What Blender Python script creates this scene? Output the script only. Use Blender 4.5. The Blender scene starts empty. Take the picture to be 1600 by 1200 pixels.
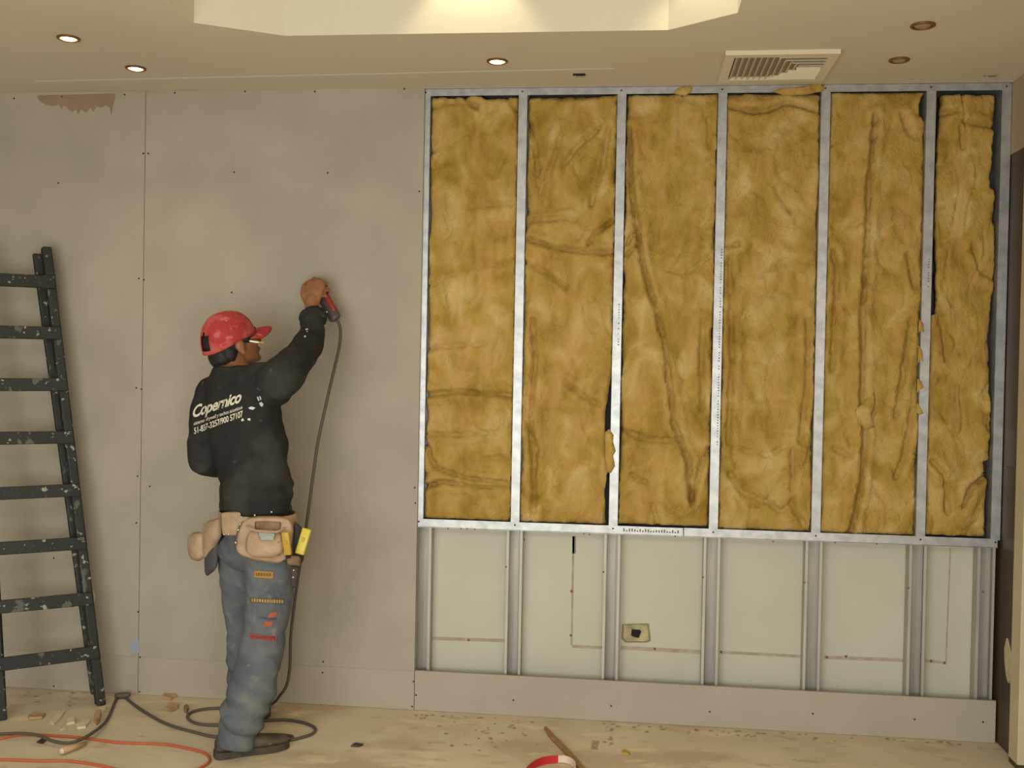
import bpy, bmesh, math, random
from mathutils import Vector, Matrix, noise
from mathutils.bvhtree import BVHTree
from mathutils import geometry as mgeo

C = bpy.context.scene.collection
SC = bpy.context.scene
# ------------------------------------------------------------------ camera
FPX = 1650.0
YAW, PITCH, ROLL = -0.114, -0.016, 0.019
EYE = Vector((0.887, -4.35, 1.452))
H = 2.609
cyw, syw, cp, sp = math.cos(YAW), math.sin(YAW), math.cos(PITCH), math.sin(PITCH)
FW = Vector((syw*cp, cyw*cp, sp)); R0 = Vector((cyw, -syw, 0)); U0 = R0.cross(FW)
RT = R0*math.cos(ROLL) + U0*math.sin(ROLL); UP = U0*math.cos(ROLL) - R0*math.sin(ROLL)
cam_d = bpy.data.cameras.new('camera'); cam = bpy.data.objects.new('camera', cam_d); C.objects.link(cam)
cam_d.sensor_width = 36; cam_d.sensor_fit = 'HORIZONTAL'; cam_d.lens = FPX/1600*36
cam_d.clip_start = 0.05
M = Matrix.Identity(4)
for i in range(3):
    M[i][0] = RT[i]; M[i][1] = UP[i]; M[i][2] = -FW[i]; M[i][3] = EYE[i]
cam.matrix_world = M
SC.camera = cam
SC.view_settings.view_transform = 'Standard'; SC.view_settings.look = 'None'
SC.view_settings.exposure = 0.0; SC.view_settings.gamma = 1.0; SC.view_settings.use_curve_mapping = False

# ------------------------------------------------------------------ world and lights
w = bpy.data.worlds.new('world'); SC.world = w; w.use_nodes = True
w.node_tree.nodes['Background'].inputs[0].default_value = (1.0, 0.93, 0.80, 1)
w.node_tree.nodes['Background'].inputs[1].default_value = 0.25
def area(name, loc, target, sx, sy, power, col):
    l = bpy.data.lights.new(name, 'AREA'); l.shape = 'RECTANGLE'; l.size = sx; l.size_y = sy
    l.energy = power; l.color = col
    o = bpy.data.objects.new(name, l); C.objects.link(o); o.location = loc
    o.rotation_euler = (Vector(target)-Vector(loc)).to_track_quat('-Z', 'Y').to_euler()
    return o
# unseen area lights: a left key, plus front and downward fills added for brightness
E_KEY, E_FRONT, E_WORLD, E_DOWN = 9, 112, 0.03, 84
area('left_key_light', (-4.3, -4.2, 1.75), (-0.6, 0, 1.3), 1.8, 1.6, E_KEY, (1.0, 1.0, 1.0))  # soft key from off left, placed to throw the ladder's shadow
area('front_fill_light', (0.15, -4.75, 1.0), (0.15, 0, 1.40), 3.6, 1.4, E_FRONT, (0.98, 1.0, 0.97))  # added fill behind the camera, wide so shadows stay soft
area('bounce_fill_light', (0.0, -4.6, 2.55), (0.0, -4.6, 0), 4.5, 1.6, E_DOWN, (0.95, 1.0, 0.99))  # added panel facing down; its floor bounce brightens ceiling and wall
w.node_tree.nodes['Background'].inputs[1].default_value = E_WORLD

# ------------------------------------------------------------------ helpers
def ray(px, py): return RT*((px-800)/FPX) - UP*((py-600)/FPX) + FW
def at(px, py, Y):
    d = ray(px, py); return EYE + d*((Y-EYE.y)/d.y)
def fl(px, py, z=0.0):
    d = ray(px, py); return EYE + d*((z-EYE.z)/d.z)
def s2l(c):
    return tuple(((v/255)/12.92 if v/255 <= 0.04045 else ((v/255+0.055)/1.055)**2.4) for v in c)
def mat(name, col, rough=0.6, metal=0.0, col2=None, scale=8.0, bump=0.0, bscale=60.0, stretch=None, spots=None, emit=None, lo=0.35, hi=0.65, detail=5, spec=0.5):
    m = bpy.data.materials.new(name); m.use_nodes = True
    nt = m.node_tree; b = nt.nodes['Principled BSDF']; L = nt.links
    c = s2l(col)+(1,)
    b.inputs['Base Color'].default_value = c; b.inputs['Roughness'].default_value = rough
    b.inputs['Metallic'].default_value = metal; b.inputs['Specular IOR Level'].default_value = spec
    tc = nt.nodes.new('ShaderNodeTexCoord'); mp = nt.nodes.new('ShaderNodeMapping')
    L.new(tc.outputs['Object'], mp.inputs[0])
    if stretch: mp.inputs['Scale'].default_value = stretch
    out = None
    if col2:
        n = nt.nodes.new('ShaderNodeTexNoise'); n.inputs['Scale'].default_value = scale; n.inputs['Detail'].default_value = detail
        L.new(mp.outputs[0], n.inputs['Vector'])
        r = nt.nodes.new('ShaderNodeValToRGB'); r.color_ramp.elements[0].position = lo; r.color_ramp.elements[1].position = hi
        r.color_ramp.elements[0].color = c; r.color_ramp.elements[1].color = s2l(col2)+(1,)
        L.new(n.outputs['Fac'], r.inputs[0]); out = r.outputs[0]
    for sp_ in (spots or []):   # (colour, scale, threshold, stretch)
        n = nt.nodes.new('ShaderNodeTexNoise'); n.inputs['Scale'].default_value = sp_[1]; n.inputs['Detail'].default_value = 3
        mp2 = nt.nodes.new('ShaderNodeMapping'); L.new(tc.outputs['Object'], mp2.inputs[0])
        mp2.inputs['Scale'].default_value = sp_[3] if len(sp_) > 3 else (1, 1, 1)
        mp2.inputs['Location'].default_value = (sp_[1], 3.1, 1.7)
        L.new(mp2.outputs[0], n.inputs['Vector'])
        r = nt.nodes.new('ShaderNodeValToRGB'); r.color_ramp.elements[0].position = sp_[2]; r.color_ramp.elements[1].position = sp_[2]+(0.14 if name in ('dusty_floor', 'blue_denim', 'worn_leather', 'red_cap_cotton', 'black_sweatshirt') else 0.03)
        L.new(n.outputs['Fac'], r.inputs[0])
        mx = nt.nodes.new('ShaderNodeMix'); mx.data_type = 'RGBA'
        L.new(r.outputs[0], mx.inputs[0])
        if out: L.new(out, mx.inputs[6])
        else: mx.inputs[6].default_value = c
        mx.inputs[7].default_value = s2l(sp_[0])+(1,); out = mx.outputs[2]
    if out: L.new(out, b.inputs['Base Color'])
    if bump:
        n = nt.nodes.new('ShaderNodeTexNoise'); n.inputs['Scale'].default_value = bscale; n.inputs['Detail'].default_value = 6
        L.new(mp.outputs[0], n.inputs['Vector'])
        bp = nt.nodes.new('ShaderNodeBump'); bp.inputs['Strength'].default_value = bump; bp.inputs['Distance'].default_value = 0.01
        L.new(n.outputs['Fac'], bp.inputs['Height']); L.new(bp.outputs[0], b.inputs['Normal'])
    if emit:
        b.inputs['Emission Color'].default_value = s2l(emit[0])+(1,); b.inputs['Emission Strength'].default_value = emit[1]
    return m

def link(name, me, m=None, parent=None):
    o = bpy.data.objects.new(name, me); C.objects.link(o)
    if m: me.materials.append(m)
    if parent is not None:
        o.parent = parent
        o.matrix_parent_inverse = Matrix.Translation(-parent.location) if parent.rotation_euler[2] == 0 else parent.matrix_basis.inverted()
    return o
def obj(name, bm, m, parent=None, smooth=False):
    bmesh.ops.recalc_face_normals(bm, faces=bm.faces)
    me = bpy.data.meshes.new(name); bm.to_mesh(me); bm.free()
    if smooth:
        for p in me.polygons: p.use_smooth = True
    return link(name, me, m, parent)
def tag(o, label=None, cat=None, group=None, kind=None):
    if label: o['label'] = label
    if cat: o['category'] = cat
    if group: o['group'] = group
    if kind: o['kind'] = kind
    return o
def thing(name, label, cat, loc=(0, 0, 0), group=None):
    o = bpy.data.objects.new(name, None); C.objects.link(o); o.location = loc
    o.empty_display_size = 0.05
    return tag(o, label, cat, group)
def box(bm, x0, x1, y0, y1, z0, z1, bev=0.0):
    r = bmesh.ops.create_cube(bm, size=1.0)
    for v in r['verts']:
        v.co = Vector(((x0+x1)/2+v.co.x*(x1-x0), (y0+y1)/2+v.co.y*(y1-y0), (z0+z1)/2+v.co.z*(z1-z0)))
    if bev:
        es = list({e for v in r['verts'] for e in v.link_edges})
        bmesh.ops.bevel(bm, geom=es, offset=bev, segments=2, affect='EDGES', profile=0.5)
def NB(): return bmesh.new()
def bx(*a, bev=0.0):
    bm = bmesh.new(); box(bm, *a, bev=bev); return bm
def bar(bm, p, q, wv, hv, bev=0.0):
    """a board from p to q; wv, hv: full width and thickness vectors"""
    p, q, wv, hv = Vector(p), Vector(q), Vector(wv), Vector(hv)
    vs = []
    for c in (p, q):
        for s, t in ((-1, -1), (1, -1), (1, 1), (-1, 1)): vs.append(bm.verts.new(c+wv*s*0.5+hv*t*0.5))
    fs = [(0, 1, 2, 3), (7, 6, 5, 4), (0, 4, 5, 1), (1, 5, 6, 2), (2, 6, 7, 3), (3, 7, 4, 0)]
    fc = [bm.faces.new([vs[i] for i in f]) for f in fs]
    if bev:
        es = list({e for f in fc for e in f.edges})
        bmesh.ops.bevel(bm, geom=es, offset=bev, segments=2, affect='EDGES', profile=0.5)
def prism(bm, pts, off):
    """polygon pts (3D) extruded by off"""
    off = Vector(off); a = [bm.verts.new(Vector(p)) for p in pts]; b = [bm.verts.new(Vector(p)+off) for p in pts]
    bm.faces.new(a); bm.faces.new(b[::-1]); n = len(pts)
    for i in range(n): bm.faces.new((a[i], b[i], b[(i+1) % n], a[(i+1) % n]))
def loft(bm, rings, n=20, power=2.0):
    """rings: (centre, u vector, v vector); closed tube with caps"""
    vs = []
    for c, u, v in rings:
        row = []
        for i in range(n):
            t = 2*math.pi*i/n; a, b = math.cos(t), math.sin(t)
            a = math.copysign(abs(a)**(2/power), a); b = math.copysign(abs(b)**(2/power), b)
            row.append(bm.verts.new(Vector(c)+Vector(u)*a+Vector(v)*b))
        vs.append(row)
    for r in range(len(vs)-1):
        for i in range(n):
            j = (i+1) % n; bm.faces.new((vs[r][i], vs[r][j], vs[r+1][j], vs[r+1][i]))
    bm.faces.new(vs[0][::-1]); bm.faces.new(vs[-1])
def tube(bm, pts, rads, n=12, flat=1.0):
    """round tube along points with a radius at each; rounded ends"""
    pts = [Vector(p) for p in pts]
    if not hasattr(rads, '__len__'): rads = [rads]*len(pts)
    d0 = (pts[1]-pts[0]).normalized(); d1 = (pts[-1]-pts[-2]).normalized()
    P, Rr = list(pts), list(rads)
    for k in (0.5, 0.86): 
        P.insert(0, pts[0]-d0*rads[0]*k); Rr.insert(0, rads[0]*(0.87 if k == 0.5 else 0.5))
        P.append(pts[-1]+d1*rads[-1]*k); Rr.append(rads[-1]*(0.87 if k == 0.5 else 0.5))
    rings = []; u = None
    for i, p in enumerate(P):
        d = (P[min(i+1, len(P)-1)]-P[max(i-1, 0)]).normalized()
        if u is None:
            u = d.cross(Vector((0.13, 0.2, 1))).normalized()
            if u.length < 0.1: u = Vector((1, 0, 0))
        u = (u-d*u.dot(d)).normalized(); v = d.cross(u)
        rings.append((p, u*Rr[i], v*Rr[i]*flat))
    loft(bm, rings, n)
def smooth_path(pts, k=6):
    pts = [Vector(p) for p in pts]; out = []
    for i in range(len(pts)-1):
        a = pts[max(i-1, 0)]; b = pts[i]; c = pts[i+1]; d = pts[min(i+2, len(pts)-1)]
        for j in range(k):
            t = j/k
            out.append(0.5*((2*b)+(c-a)*t+(2*a-5*b+4*c-d)*t*t+(3*b-a-3*c+d)*t**3))
    out.append(pts[-1]); return out
def ell(bm, c, r, rot=None, seg=20):
    q = bmesh.ops.create_uvsphere(bm, u_segments=seg, v_segments=seg//2+2, radius=1.0)
    Mx = Matrix.Translation(Vector(c)) @ (rot.to_4x4() if rot is not None else Matrix.Identity(4)) @ Matrix.Diagonal(Vector((r[0], r[1], r[2], 1)))
    bmesh.ops.transform(bm, matrix=Mx, verts=q['verts'])
def merged(bm, voxel, smooth_it=6, factor=0.5):
    """overlapping closed shapes -> one continuous smooth mesh"""
    bmesh.ops.recalc_face_normals(bm, faces=bm.faces)
    me = bpy.data.meshes.new('tmp'); bm.to_mesh(me); bm.free()
    o = bpy.data.objects.new('tmp', me); C.objects.link(o)
    r = o.modifiers.new('r', 'REMESH'); r.mode = 'VOXEL'; r.voxel_size = voxel; r.use_smooth_shade = True
    if smooth_it:
        s = o.modifiers.new('s', 'SMOOTH'); s.factor = factor; s.iterations = smooth_it
    dg = bpy.context.evaluated_depsgraph_get(); dg.update()
    m2 = bpy.data.meshes.new_from_object(o.evaluated_get(dg))
    bpy.data.objects.remove(o); bpy.data.meshes.remove(me)
    for p in m2.polygons: p.use_smooth = True
    m2.materials.clear()
    return m2
def wrinkle(me, fn):
    ns = [v.normal.copy() for v in me.vertices]
    for v, n in zip(me.vertices, ns): v.co = v.co + n*fn(v.co, n)
    me.update()
def bvh_of(me): return BVHTree.FromPolygons([v.co for v in me.vertices], [p.vertices for p in me.polygons])
def pad(bm, tl, tr, br, bl, thick, bulge=0.01, out=None, nx=12, ny=12, corner=0.25):
    """a stuffed flat piece between four corners, thick behind, bulging out in front"""
    tl, tr, br, bl = map(Vector, (tl, tr, br, bl))
    nrm = (tr-tl).cross(bl-tl).normalized()
    if out is not None and nrm.dot(Vector(out)) < 0: nrm = -nrm
    def P(u, v, side):
        # squash the square towards rounded corners
        a, b = u*2-1, v*2-1; k = 1-corner*(abs(a)**3)*(abs(b)**3)*0.35
        uu, vv = (a*k+1)/2, (b*k+1)/2
        p = tl*(1-uu)*(1-vv)+tr*uu*(1-vv)+br*uu*vv+bl*(1-uu)*vv
        e = (1-abs(a)**6)*(1-abs(b)**6)
        return p + nrm*((bulge*(1-a*a)*(1-b*b)+thick*0.5*e**0.5) if side else -thick*0.5*e**0.5)
    F = [[bm.verts.new(P(i/nx, j/ny, 1)) for i in range(nx+1)] for j in range(ny+1)]
    B = [[F[j][i] if i in (0, nx) or j in (0, ny) else bm.verts.new(P(i/nx, j/ny, 0)) for i in range(nx+1)] for j in range(ny+1)]
    for j in range(ny):
        for i in range(nx):
            bm.faces.new((F[j][i], F[j+1][i], F[j+1][i+1], F[j][i+1]))
            bm.faces.new((B[j][i], B[j][i+1], B[j+1][i+1], B[j+1][i]))

# ------------------------------------------------------------------ materials
M_board = mat('drywall_paper', (171, 160, 142), 0.75, col2=(160, 150, 133), scale=3.2, bump=0.03, bscale=180)
M_board2 = mat('drywall_paper_low', (172, 160, 143), 0.75, col2=(165, 153, 136), scale=3, bump=0.03, bscale=180)
M_ceil = mat('ceiling_paint', (206, 195, 173), 0.8, col2=(199, 188, 166), scale=1.5, bump=0.02, bscale=90)
M_tray = mat('tray_paint', (214, 206, 184), 0.8)
M_white = mat('old_white_board', (192, 188, 168), 0.6, col2=(186, 182, 161), scale=3)
M_dark = mat('gap_shade_dark', (62, 62, 66), 0.9, col2=(48, 48, 54), scale=10)  # shade of the gaps behind the insulation, put into the colour
M_floor = mat('dusty_floor', (212, 197, 168), 0.75, col2=(202, 187, 157), scale=2.6, bump=0.06, bscale=25, spots=[((188, 170, 138), 2.2, 0.50, (1, 1.6, 1)), ((184, 164, 130), 9, 0.60, (1, 2.2, 1)), ((222, 204, 168), 5, 0.58, (1, 2, 1))])
M_rwall = mat('right_wall_paint', (176, 158, 130), 0.8, col2=(168, 150, 122), scale=3)
M_door = mat('dark_wood', (74, 58, 34), 0.5, col2=(62, 48, 28), scale=4, stretch=(6, 6, 0.6))
M_jamb = mat('cream_casing', (198, 184, 150), 0.6, col2=(190, 176, 142), scale=6)
M_steel = mat('galvanised_steel', (188, 188, 186), 0.45, 0.75, col2=(166, 166, 166), scale=26, bump=0.05, bscale=120)
M_steel2 = mat('dull_galvanised_steel', (186, 180, 168), 0.55, 0.5, col2=(168, 163, 152), scale=18, stretch=(1, 1, 0.2))
M_stamp = mat('stamped_marking', (110, 108, 106), 0.6)
M_screw = mat('screw_black', (40, 36, 33), 0.5, 0.3)
M_rust = mat('rusty_screw', (120, 78, 52), 0.7)
M_tape = mat('joint_compound_strip', (156, 140, 120), 0.8, col2=(178, 162, 138), scale=24)
def wool():
    m = bpy.data.materials.new('glass_wool'); m.use_nodes = True; nt = m.node_tree; L = nt.links; b = nt.nodes['Principled BSDF']
    b.inputs['Roughness'].default_value = 1.0; b.inputs['Specular IOR Level'].default_value = 0.05
    tc = nt.nodes.new('ShaderNodeTexCoord')
    def nz(sc, det, stretch=(1, 1, 1), loc=(0, 0, 0), dist=0.0):
        mp = nt.nodes.new('ShaderNodeMapping'); mp.inputs['Scale'].default_value = stretch; mp.inputs['Location'].default_value = loc
        L.new(tc.outputs['Object'], mp.inputs[0])
        n = nt.nodes.new('ShaderNodeTexNoise'); n.inputs['Scale'].default_value = sc; n.inputs['Detail'].default_value = det; n.inputs['Distortion'].default_value = dist
        L.new(mp.outputs[0], n.inputs['Vector']); return n
    n1 = nz(9, 7, (1, 1, .8), (0, 0, 0), .6)
    r = nt.nodes.new('ShaderNodeValToRGB'); e = r.color_ramp.elements
    e[0].position = .28; e[0].color = s2l((146, 114, 48))+(1,); e[1].position = .72; e[1].color = s2l((202, 174, 116))+(1,)
    q = e.new(.5); q.color = s2l((176, 144, 72))+(1,)
    L.new(n1.outputs['Fac'], r.inputs[0])
    n2 = nz(16, 5, (1.6, 1, .35), (3, 1, 2), .3); r2 = nt.nodes.new('ShaderNodeValToRGB')
    r2.color_ramp.elements[0].position = .45; r2.color_ramp.elements[1].position = .80
    L.new(n2.outputs['Fac'], r2.inputs[0])
    mx = nt.nodes.new('ShaderNodeMix'); mx.data_type = 'RGBA'; L.new(r2.outputs[0], mx.inputs[0]); L.new(r.outputs[0], mx.inputs[6]); mx.inputs[7].default_value = s2l((190, 148, 90))+(1,)
    L.new(mx.outputs[2], b.inputs['Base Color'])
    n3 = nz(38, 8, (1.3, 1, .8), (1, 2, 3), 1.0); n4 = nz(140, 4)
    ad = nt.nodes.new('ShaderNodeMath'); ad.operation = 'MULTIPLY_ADD'; L.new(n4.outputs['Fac'], ad.inputs[0]); ad.inputs[1].default_value = .35; L.new(n3.outputs['Fac'], ad.inputs[2])
    bp = nt.nodes.new('ShaderNodeBump'); bp.inputs['Strength'].default_value = .7; bp.inputs['Distance'].default_value = .012
    L.new(ad.outputs[0], bp.inputs['Height']); L.new(bp.outputs[0], b.inputs['Normal'])
    return m
M_batt = wool()
M_ladder = mat('dark_green_paint', (31, 34, 27), 0.6, col2=(25, 26, 21), scale=14, spots=[((150, 146, 128), 42, 0.64), ((84, 86, 74), 20, 0.62, (1, 1, 0.5))])
M_skin = mat('skin', (152, 102, 66), 0.55, col2=(142, 92, 60), scale=30)
M_hair = mat('black_hair', (28, 24, 22), 0.6, bump=0.4, bscale=140)
M_shirt = mat('black_sweatshirt', (47, 46, 43), 0.95, col2=(39, 38, 37), scale=9, bump=0.1, bscale=220, spots=[((57, 57, 53), 5, 0.50), ((104, 104, 100), 24, 0.68)], spec=0.2)
M_jeans = mat('blue_denim', (101, 104, 106), 0.9, col2=(84, 89, 95), scale=7, bump=0.08, bscale=260, lo=0.38, hi=0.66, spots=[((112, 111, 106), 8, 0.54), ((122, 118, 108), 22, 0.62)], spec=0.15)
M_cap = mat('red_cap_cotton', (172, 52, 52), 0.85, col2=(156, 44, 46), scale=9, bump=0.06, bscale=220, spots=[((196, 116, 104), 30, 0.55), ((184, 82, 76), 12, 0.50)])
M_shoe = mat('worn_leather', (92, 78, 62), 0.6, col2=(64, 54, 44), scale=16, lo=0.4, hi=0.6, spots=[((136, 120, 98), 22, 0.66)])
M_sole = mat('dark_rubber', (58, 50, 42), 0.8, col2=(76, 66, 54), scale=20)
M_suede = mat('tan_suede', (182, 155, 126), 0.95, col2=(162, 135, 108), scale=18, bump=0.12, bscale=180, spots=[((158, 130, 100), 16, 0.66)])
M_suede2 = mat('brown_suede', (142, 112, 86), 0.9, col2=(120, 92, 70), scale=18, bump=0.12, bscale=180)
M_greybox = mat('grey_tape', (150, 156, 146), 0.5)
M_yellow = mat('yellow_plastic', (196, 178, 46), 0.4)
M_amber = mat('amber_plastic', (178, 142, 48), 0.45)
M_cord = mat('black_rubber_cord', (86, 77, 66), 0.6)
M_orange = mat('orange_cord_sheath', (184, 90, 56), 0.55)
M_gun = mat('purple_grey_plastic', (82, 68, 72), 0.45)
M_gunred = mat('red_plastic', (140, 44, 38), 0.4)
M_chrome = mat('bright_steel', (200, 198, 192), 0.25, 0.9)
M_print = mat('cream_print', (214, 206, 184), 0.8)
M_print2 = mat('white_paint_fleck', (206, 204, 196), 0.8)
M_vent = mat('white_grille', (214, 202, 176), 0.5)
M_black = mat('black_void', (26, 22, 22), 0.9)
M_copper = mat('brown_rim', (120, 84, 52), 0.4, 0.4)
M_bulb = mat('lamp_glow', (255, 240, 200), 0.5, emit=((255, 226, 160), 9.0))
M_bulboff = mat('unlit_lamp', (150, 128, 96), 0.3)
M_wood = mat('raw_wood_strip', (158, 122, 76), 0.7, col2=(140, 104, 62), scale=12, stretch=(3, 3, 1), spots=[((178, 118, 84), 9, 0.64)])
M_red = mat('red_tape', (190, 36, 42), 0.5)
M_clear = mat('pale_backing_tape', (214, 194, 176), 0.4)
M_card = mat('torn_cardboard', (186, 152, 112), 0.9, col2=(166, 134, 98), scale=12)
M_chip = mat('plaster_chip', (222, 204, 172), 0.9, col2=(208, 190, 158), scale=14)
M_greenp = mat('greenish_mud', (184, 172, 128), 0.9, col2=(150, 142, 112), scale=30)
M_brown = mat('brown_smear', (150, 126, 100), 0.8, col2=(140, 117, 92), scale=8)
M_blue = mat('pale_blue_tape', (150, 156, 168), 0.6)
M_cig = mat('white_paper', (226, 222, 212), 0.8)
M_eye = mat('eye_white', (220, 214, 204), 0.3)
M_lip = mat('lip_skin', (134, 76, 58), 0.5)

# ------------------------------------------------------------------ setting
XR = 2.345      # right-hand side wall
def struct(o, kind='structure'): o['kind'] = kind; return o
bm = NB(); box(bm, -4.6, 4.6, -7.1, 0.25, -0.08, 0.0); struct(obj('floor', bm, M_floor))
# ceiling slab with an eight-sided tray cut into it
tray = [(-0.361, -0.712), (0.983, -0.702), (1.2, -0.865), (1.2, -2.7), (0.983, -2.87), (-0.361, -2.87), (-0.632, -2.7), (-0.632, -0.868)]
outer = [(-4.6, 0.25), (4.6, 0.25), (4.6, -7.1), (-4.6, -7.1)]
def ring_sheet(z0, z1):
    bm = NB()
    polys = [[Vector((x, y, 0)) for x, y in outer], [Vector((x, y, 0)) for x, y in tray]]
    tris = mgeo.tessellate_polygon(polys); flat = [p for pl in polys for p in pl]
    lo = [bm.verts.new((p.x, p.y, z0)) for p in flat]; hi = [bm.verts.new((p.x, p.y, z1)) for p in flat]
    for t in tris:
        bm.faces.new([lo[i] for i in t]); bm.faces.new([hi[i] for i in reversed(t)])
    for a, n in ((0, 4), (4, 8)):
        for i in range(n):
            i0, i1 = a+i, a+(i+1) % n; bm.faces.new((lo[i0], lo[i1], hi[i1], hi[i0]))
    return bm
ceiling = struct(obj('ceiling', ring_sheet(H, H+0.02), M_ceil))
TH = 0.42
cx0 = sum(p[0] for p in tray)/8; cy0 = sum(p[1] for p in tray)/8
for i in range(8):
    a, b = tray[i], tray[(i+1) % 8]; bm = NB()
    def ex(p, k=0.0):
        v = Vector((p[0]-cx0, p[1]-cy0)); v.normalize(); return (p[0]+v.x*k, p[1]+v.y*k)
    a2, b2 = ex(a), ex(b); a, b = ex(a, -0.003), ex(b, -0.003)
    prism(bm, [(a[0], a[1], H-.0006), (b[0], b[1], H-.0006), (b2[0], b2[1], H-.0006), (a2[0], a2[1], H-.0006)], (0, 0, TH-.002))
    obj('tray_side', bm, M_tray, ceiling)
bm = NB(); prism(bm, [(x, y, H+TH) for x, y in tray], (0, 0, 0.02)); obj('tray_top', bm, M_tray, ceiling)
# pale joint tape line on the ceiling
bm = NB(); a, b = Vector((-1.62, -0.17, H)), Vector((0.79, -0.245, H))
bar(bm, a, b, (0, 0.018, 0), (0, 0, 0.002)); obj('joint_tape', bm, mat('ceiling_tape', (204, 202, 192), 0.8), ceiling)

# back wall: solid with the old white board, and everything fixed to it
wall = struct(obj('wall_back', bx(-4.6, 4.6, 0.094, 0.25, 0, H), M_white))
S = 0.407; ZR = 0.791
XS = [0.004+S*k for k in range(6)] + [2.325]
gap_shade = obj('gap_shade_sheet', bx(0.0, XR, 0.09, 0.0938, ZR, H-0.001), M_dark, wall)  # dark sheet added to paint the shade seen past the batt edges
def panel(x0, x1, z0, z1, m, y=0.0, screws=()):
    o = obj('drywall_panel', bx(x0+0.0012, x1-0.0012, y, y+0.0125, z0+0.0002, z1-0.0002, bev=0.0004), m, wall)
    if screws:
        bm = NB()
        for px, py in screws:
            p = at(px, py, y)
            r = bmesh.ops.create_cone(bm, cap_ends=True, segments=8, radius1=0.0042, radius2=0.0034, depth=0.003)
            bmesh.ops.transform(bm, matrix=Matrix.Translation((p.x, y-0.0005, p.z)) @ Matrix.Rotation(math.pi/2, 4, 'X'), verts=r['verts'])
        obj('screws', bm, M_screw, o)['kind'] = 'stuff'
    return o
sc_mid = [(273, 145), (383, 143), (492, 143), (632, 139), (366, 269), (512, 270), (362, 457), (232, 240), (225, 437), (221, 608), (655, 299), (648, 762), (649, 786), (505, 1034), (504, 1051), (234, 760)]
sc_left = [(97, 151), (195, 148), (22, 154), (91, 286), (224, 240), (217, 435), (213, 606), (215, 744), (213, 817), (216, 956), (84, 872)]
panel(-1.22, 0.0, 0.165, H, M_board, screws=sc_mid)
pl_left = panel(-2.44, -1.22, 0.165, H, M_board, screws=sc_left)
panel(-3.66, -2.44, 0.165, H, M_board)
panel(-1.22, 0.0, 0.001, 0.165, M_board2, screws=[(502, 1102), (646, 1065), (644, 1104), (218, 1081)])
panel(-2.44, -1.22, 0.001, 0.165, M_board2, screws=[(219, 1027), (84, 1072)])
panel(-3.66, -2.44, 0.001, 0.165, M_board2)
panel(0.0, XR-0.004, 0.001, 0.168, M_board2, screws=[(650, 1086), (802, 1094), (955, 1103), (1109, 1112), (1270, 1115), (1429, 1124), (1536, 1128)])
# torn brown patch at the top of the left sheet (ragged drips)
random.seed(4)
bm = NB(); top = [(180, 146), (60, 149)]
dr = [(58, 152), (62, 158), (72, 164), (84, 166), (92, 163), (96, 171), (99, 164), (104, 168), (112, 175), (118, 170), (122, 178), (127, 170), (134, 176), (141, 168), (146, 175), (150, 166), (158, 168), (166, 164), (171, 168), (174, 180), (176, 166), (179, 156)]
prism(bm, [at(x, y, -0.0012) for x, y in top+dr], (0, 0.0014, 0)); obj('torn_paper_patch', bm, M_brown, pl_left)
bm = NB(); prism(bm, [at(x, y, -0.002) for x, y in [(204, 1003), (216, 996), (218, 1020), (211, 1022), (204, 1016)]], (0, 0.002, 0)); obj('blue_tape_scrap', bm, M_blue, pl_left)
bm = NB(); prism(bm, [at(x, y, -0.0016) for x, y in [(140, 925), (146, 922), (149, 932), (147, 942), (142, 943)]], (0, 0.0016, 0)); obj('filler_dab', bm, M_chip, pl_left)

# ---- steel frame: one bolted-together thing
fr = thing('steel_stud_frame', 'galvanised steel stud frame holding the yellow insulation, between grey drywall and dark right side', 'frame', (1.17, 0.04, 0))
def cstud(wd, z0, z1, y0=0.0135, dep=0.07, t=0.0012):
    bm = NB(); h = wd/2
    box(bm, -h, h, y0, y0+t, z0, z1)                # front flange
    box(bm, -h, -h+t, y0, y0+dep, z0, z1)           # web
    box(bm, -h, h, y0+dep-t, y0+dep, z0, z1)        # back flange
    box(bm, h-t, h, y0, y0+0.008, z0, z1)           # lip
    return bm
st0 = None
for k, x in enumerate(XS):
    if st0 is None: st0 = obj('stud', cstud(0.037, ZR+0.012, H-0.006), M_steel, fr); o = st0
    else:
        o = st0.copy(); C.objects.link(o)
    o.location = Vector((x, 0, 0)); 
# tracks
def track(x0, x1, zc, hh, y0, up, z_tilt=0.0, m=M_steel):
    bm = NB(); t = 0.0014
    box(bm, x0, x1, y0, y0+t, zc-hh/2, zc+hh/2)
    zz = zc-hh/2 if up else zc+hh/2
    box(bm, x0, x1, y0, y0+0.074, zz-t, zz+t)
    if z_tilt:
        for v in bm.verts: v.co.z += z_tilt*(v.co.x-x0)
    return obj('track', bm, m, fr)
track(0.0, XR-0.008, H-0.016, 0.030, 0.0118, False)
track(0.0, 1.103, ZR-0.001, 0.034, 0.0112, True)
track(1.107, XR-0.012, ZR, 0.035, 0.0105, True)
# lower studs: open channels in front of the old white board
def ustud(z0, z1):
    bm = NB(); t = 0.0014; h = 0.033
    box(bm, -h, h, 0.088, 0.0895, z0, z1)
    for s in (-1, 1):
        box(bm, s*h-t/2, s*h+t/2, 0.032, 0.0895, z0, z1)
        box(bm, min(s*h, s*(h-0.010)), max(s*h, s*(h-0.010)), 0.0312, 0.0326, z0, z1)
        box(bm, s*0.012-0.003, s*0.012+0.003, 0.0845, 0.0885, z0, z1)
    return bm
lo0 = None
for k, x in enumerate(XS):
    x -= 0.002
    if k == 6: x = 2.300
    if lo0 is None: lo0 = obj('lower_stud', ustud(0.003, ZR-0.022), M_steel2, fr); o = lo0
    else: o = lo0.copy(); C.objects.link(o)
    o.location = Vector((x if k else 0.022, 0, 0))
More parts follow.
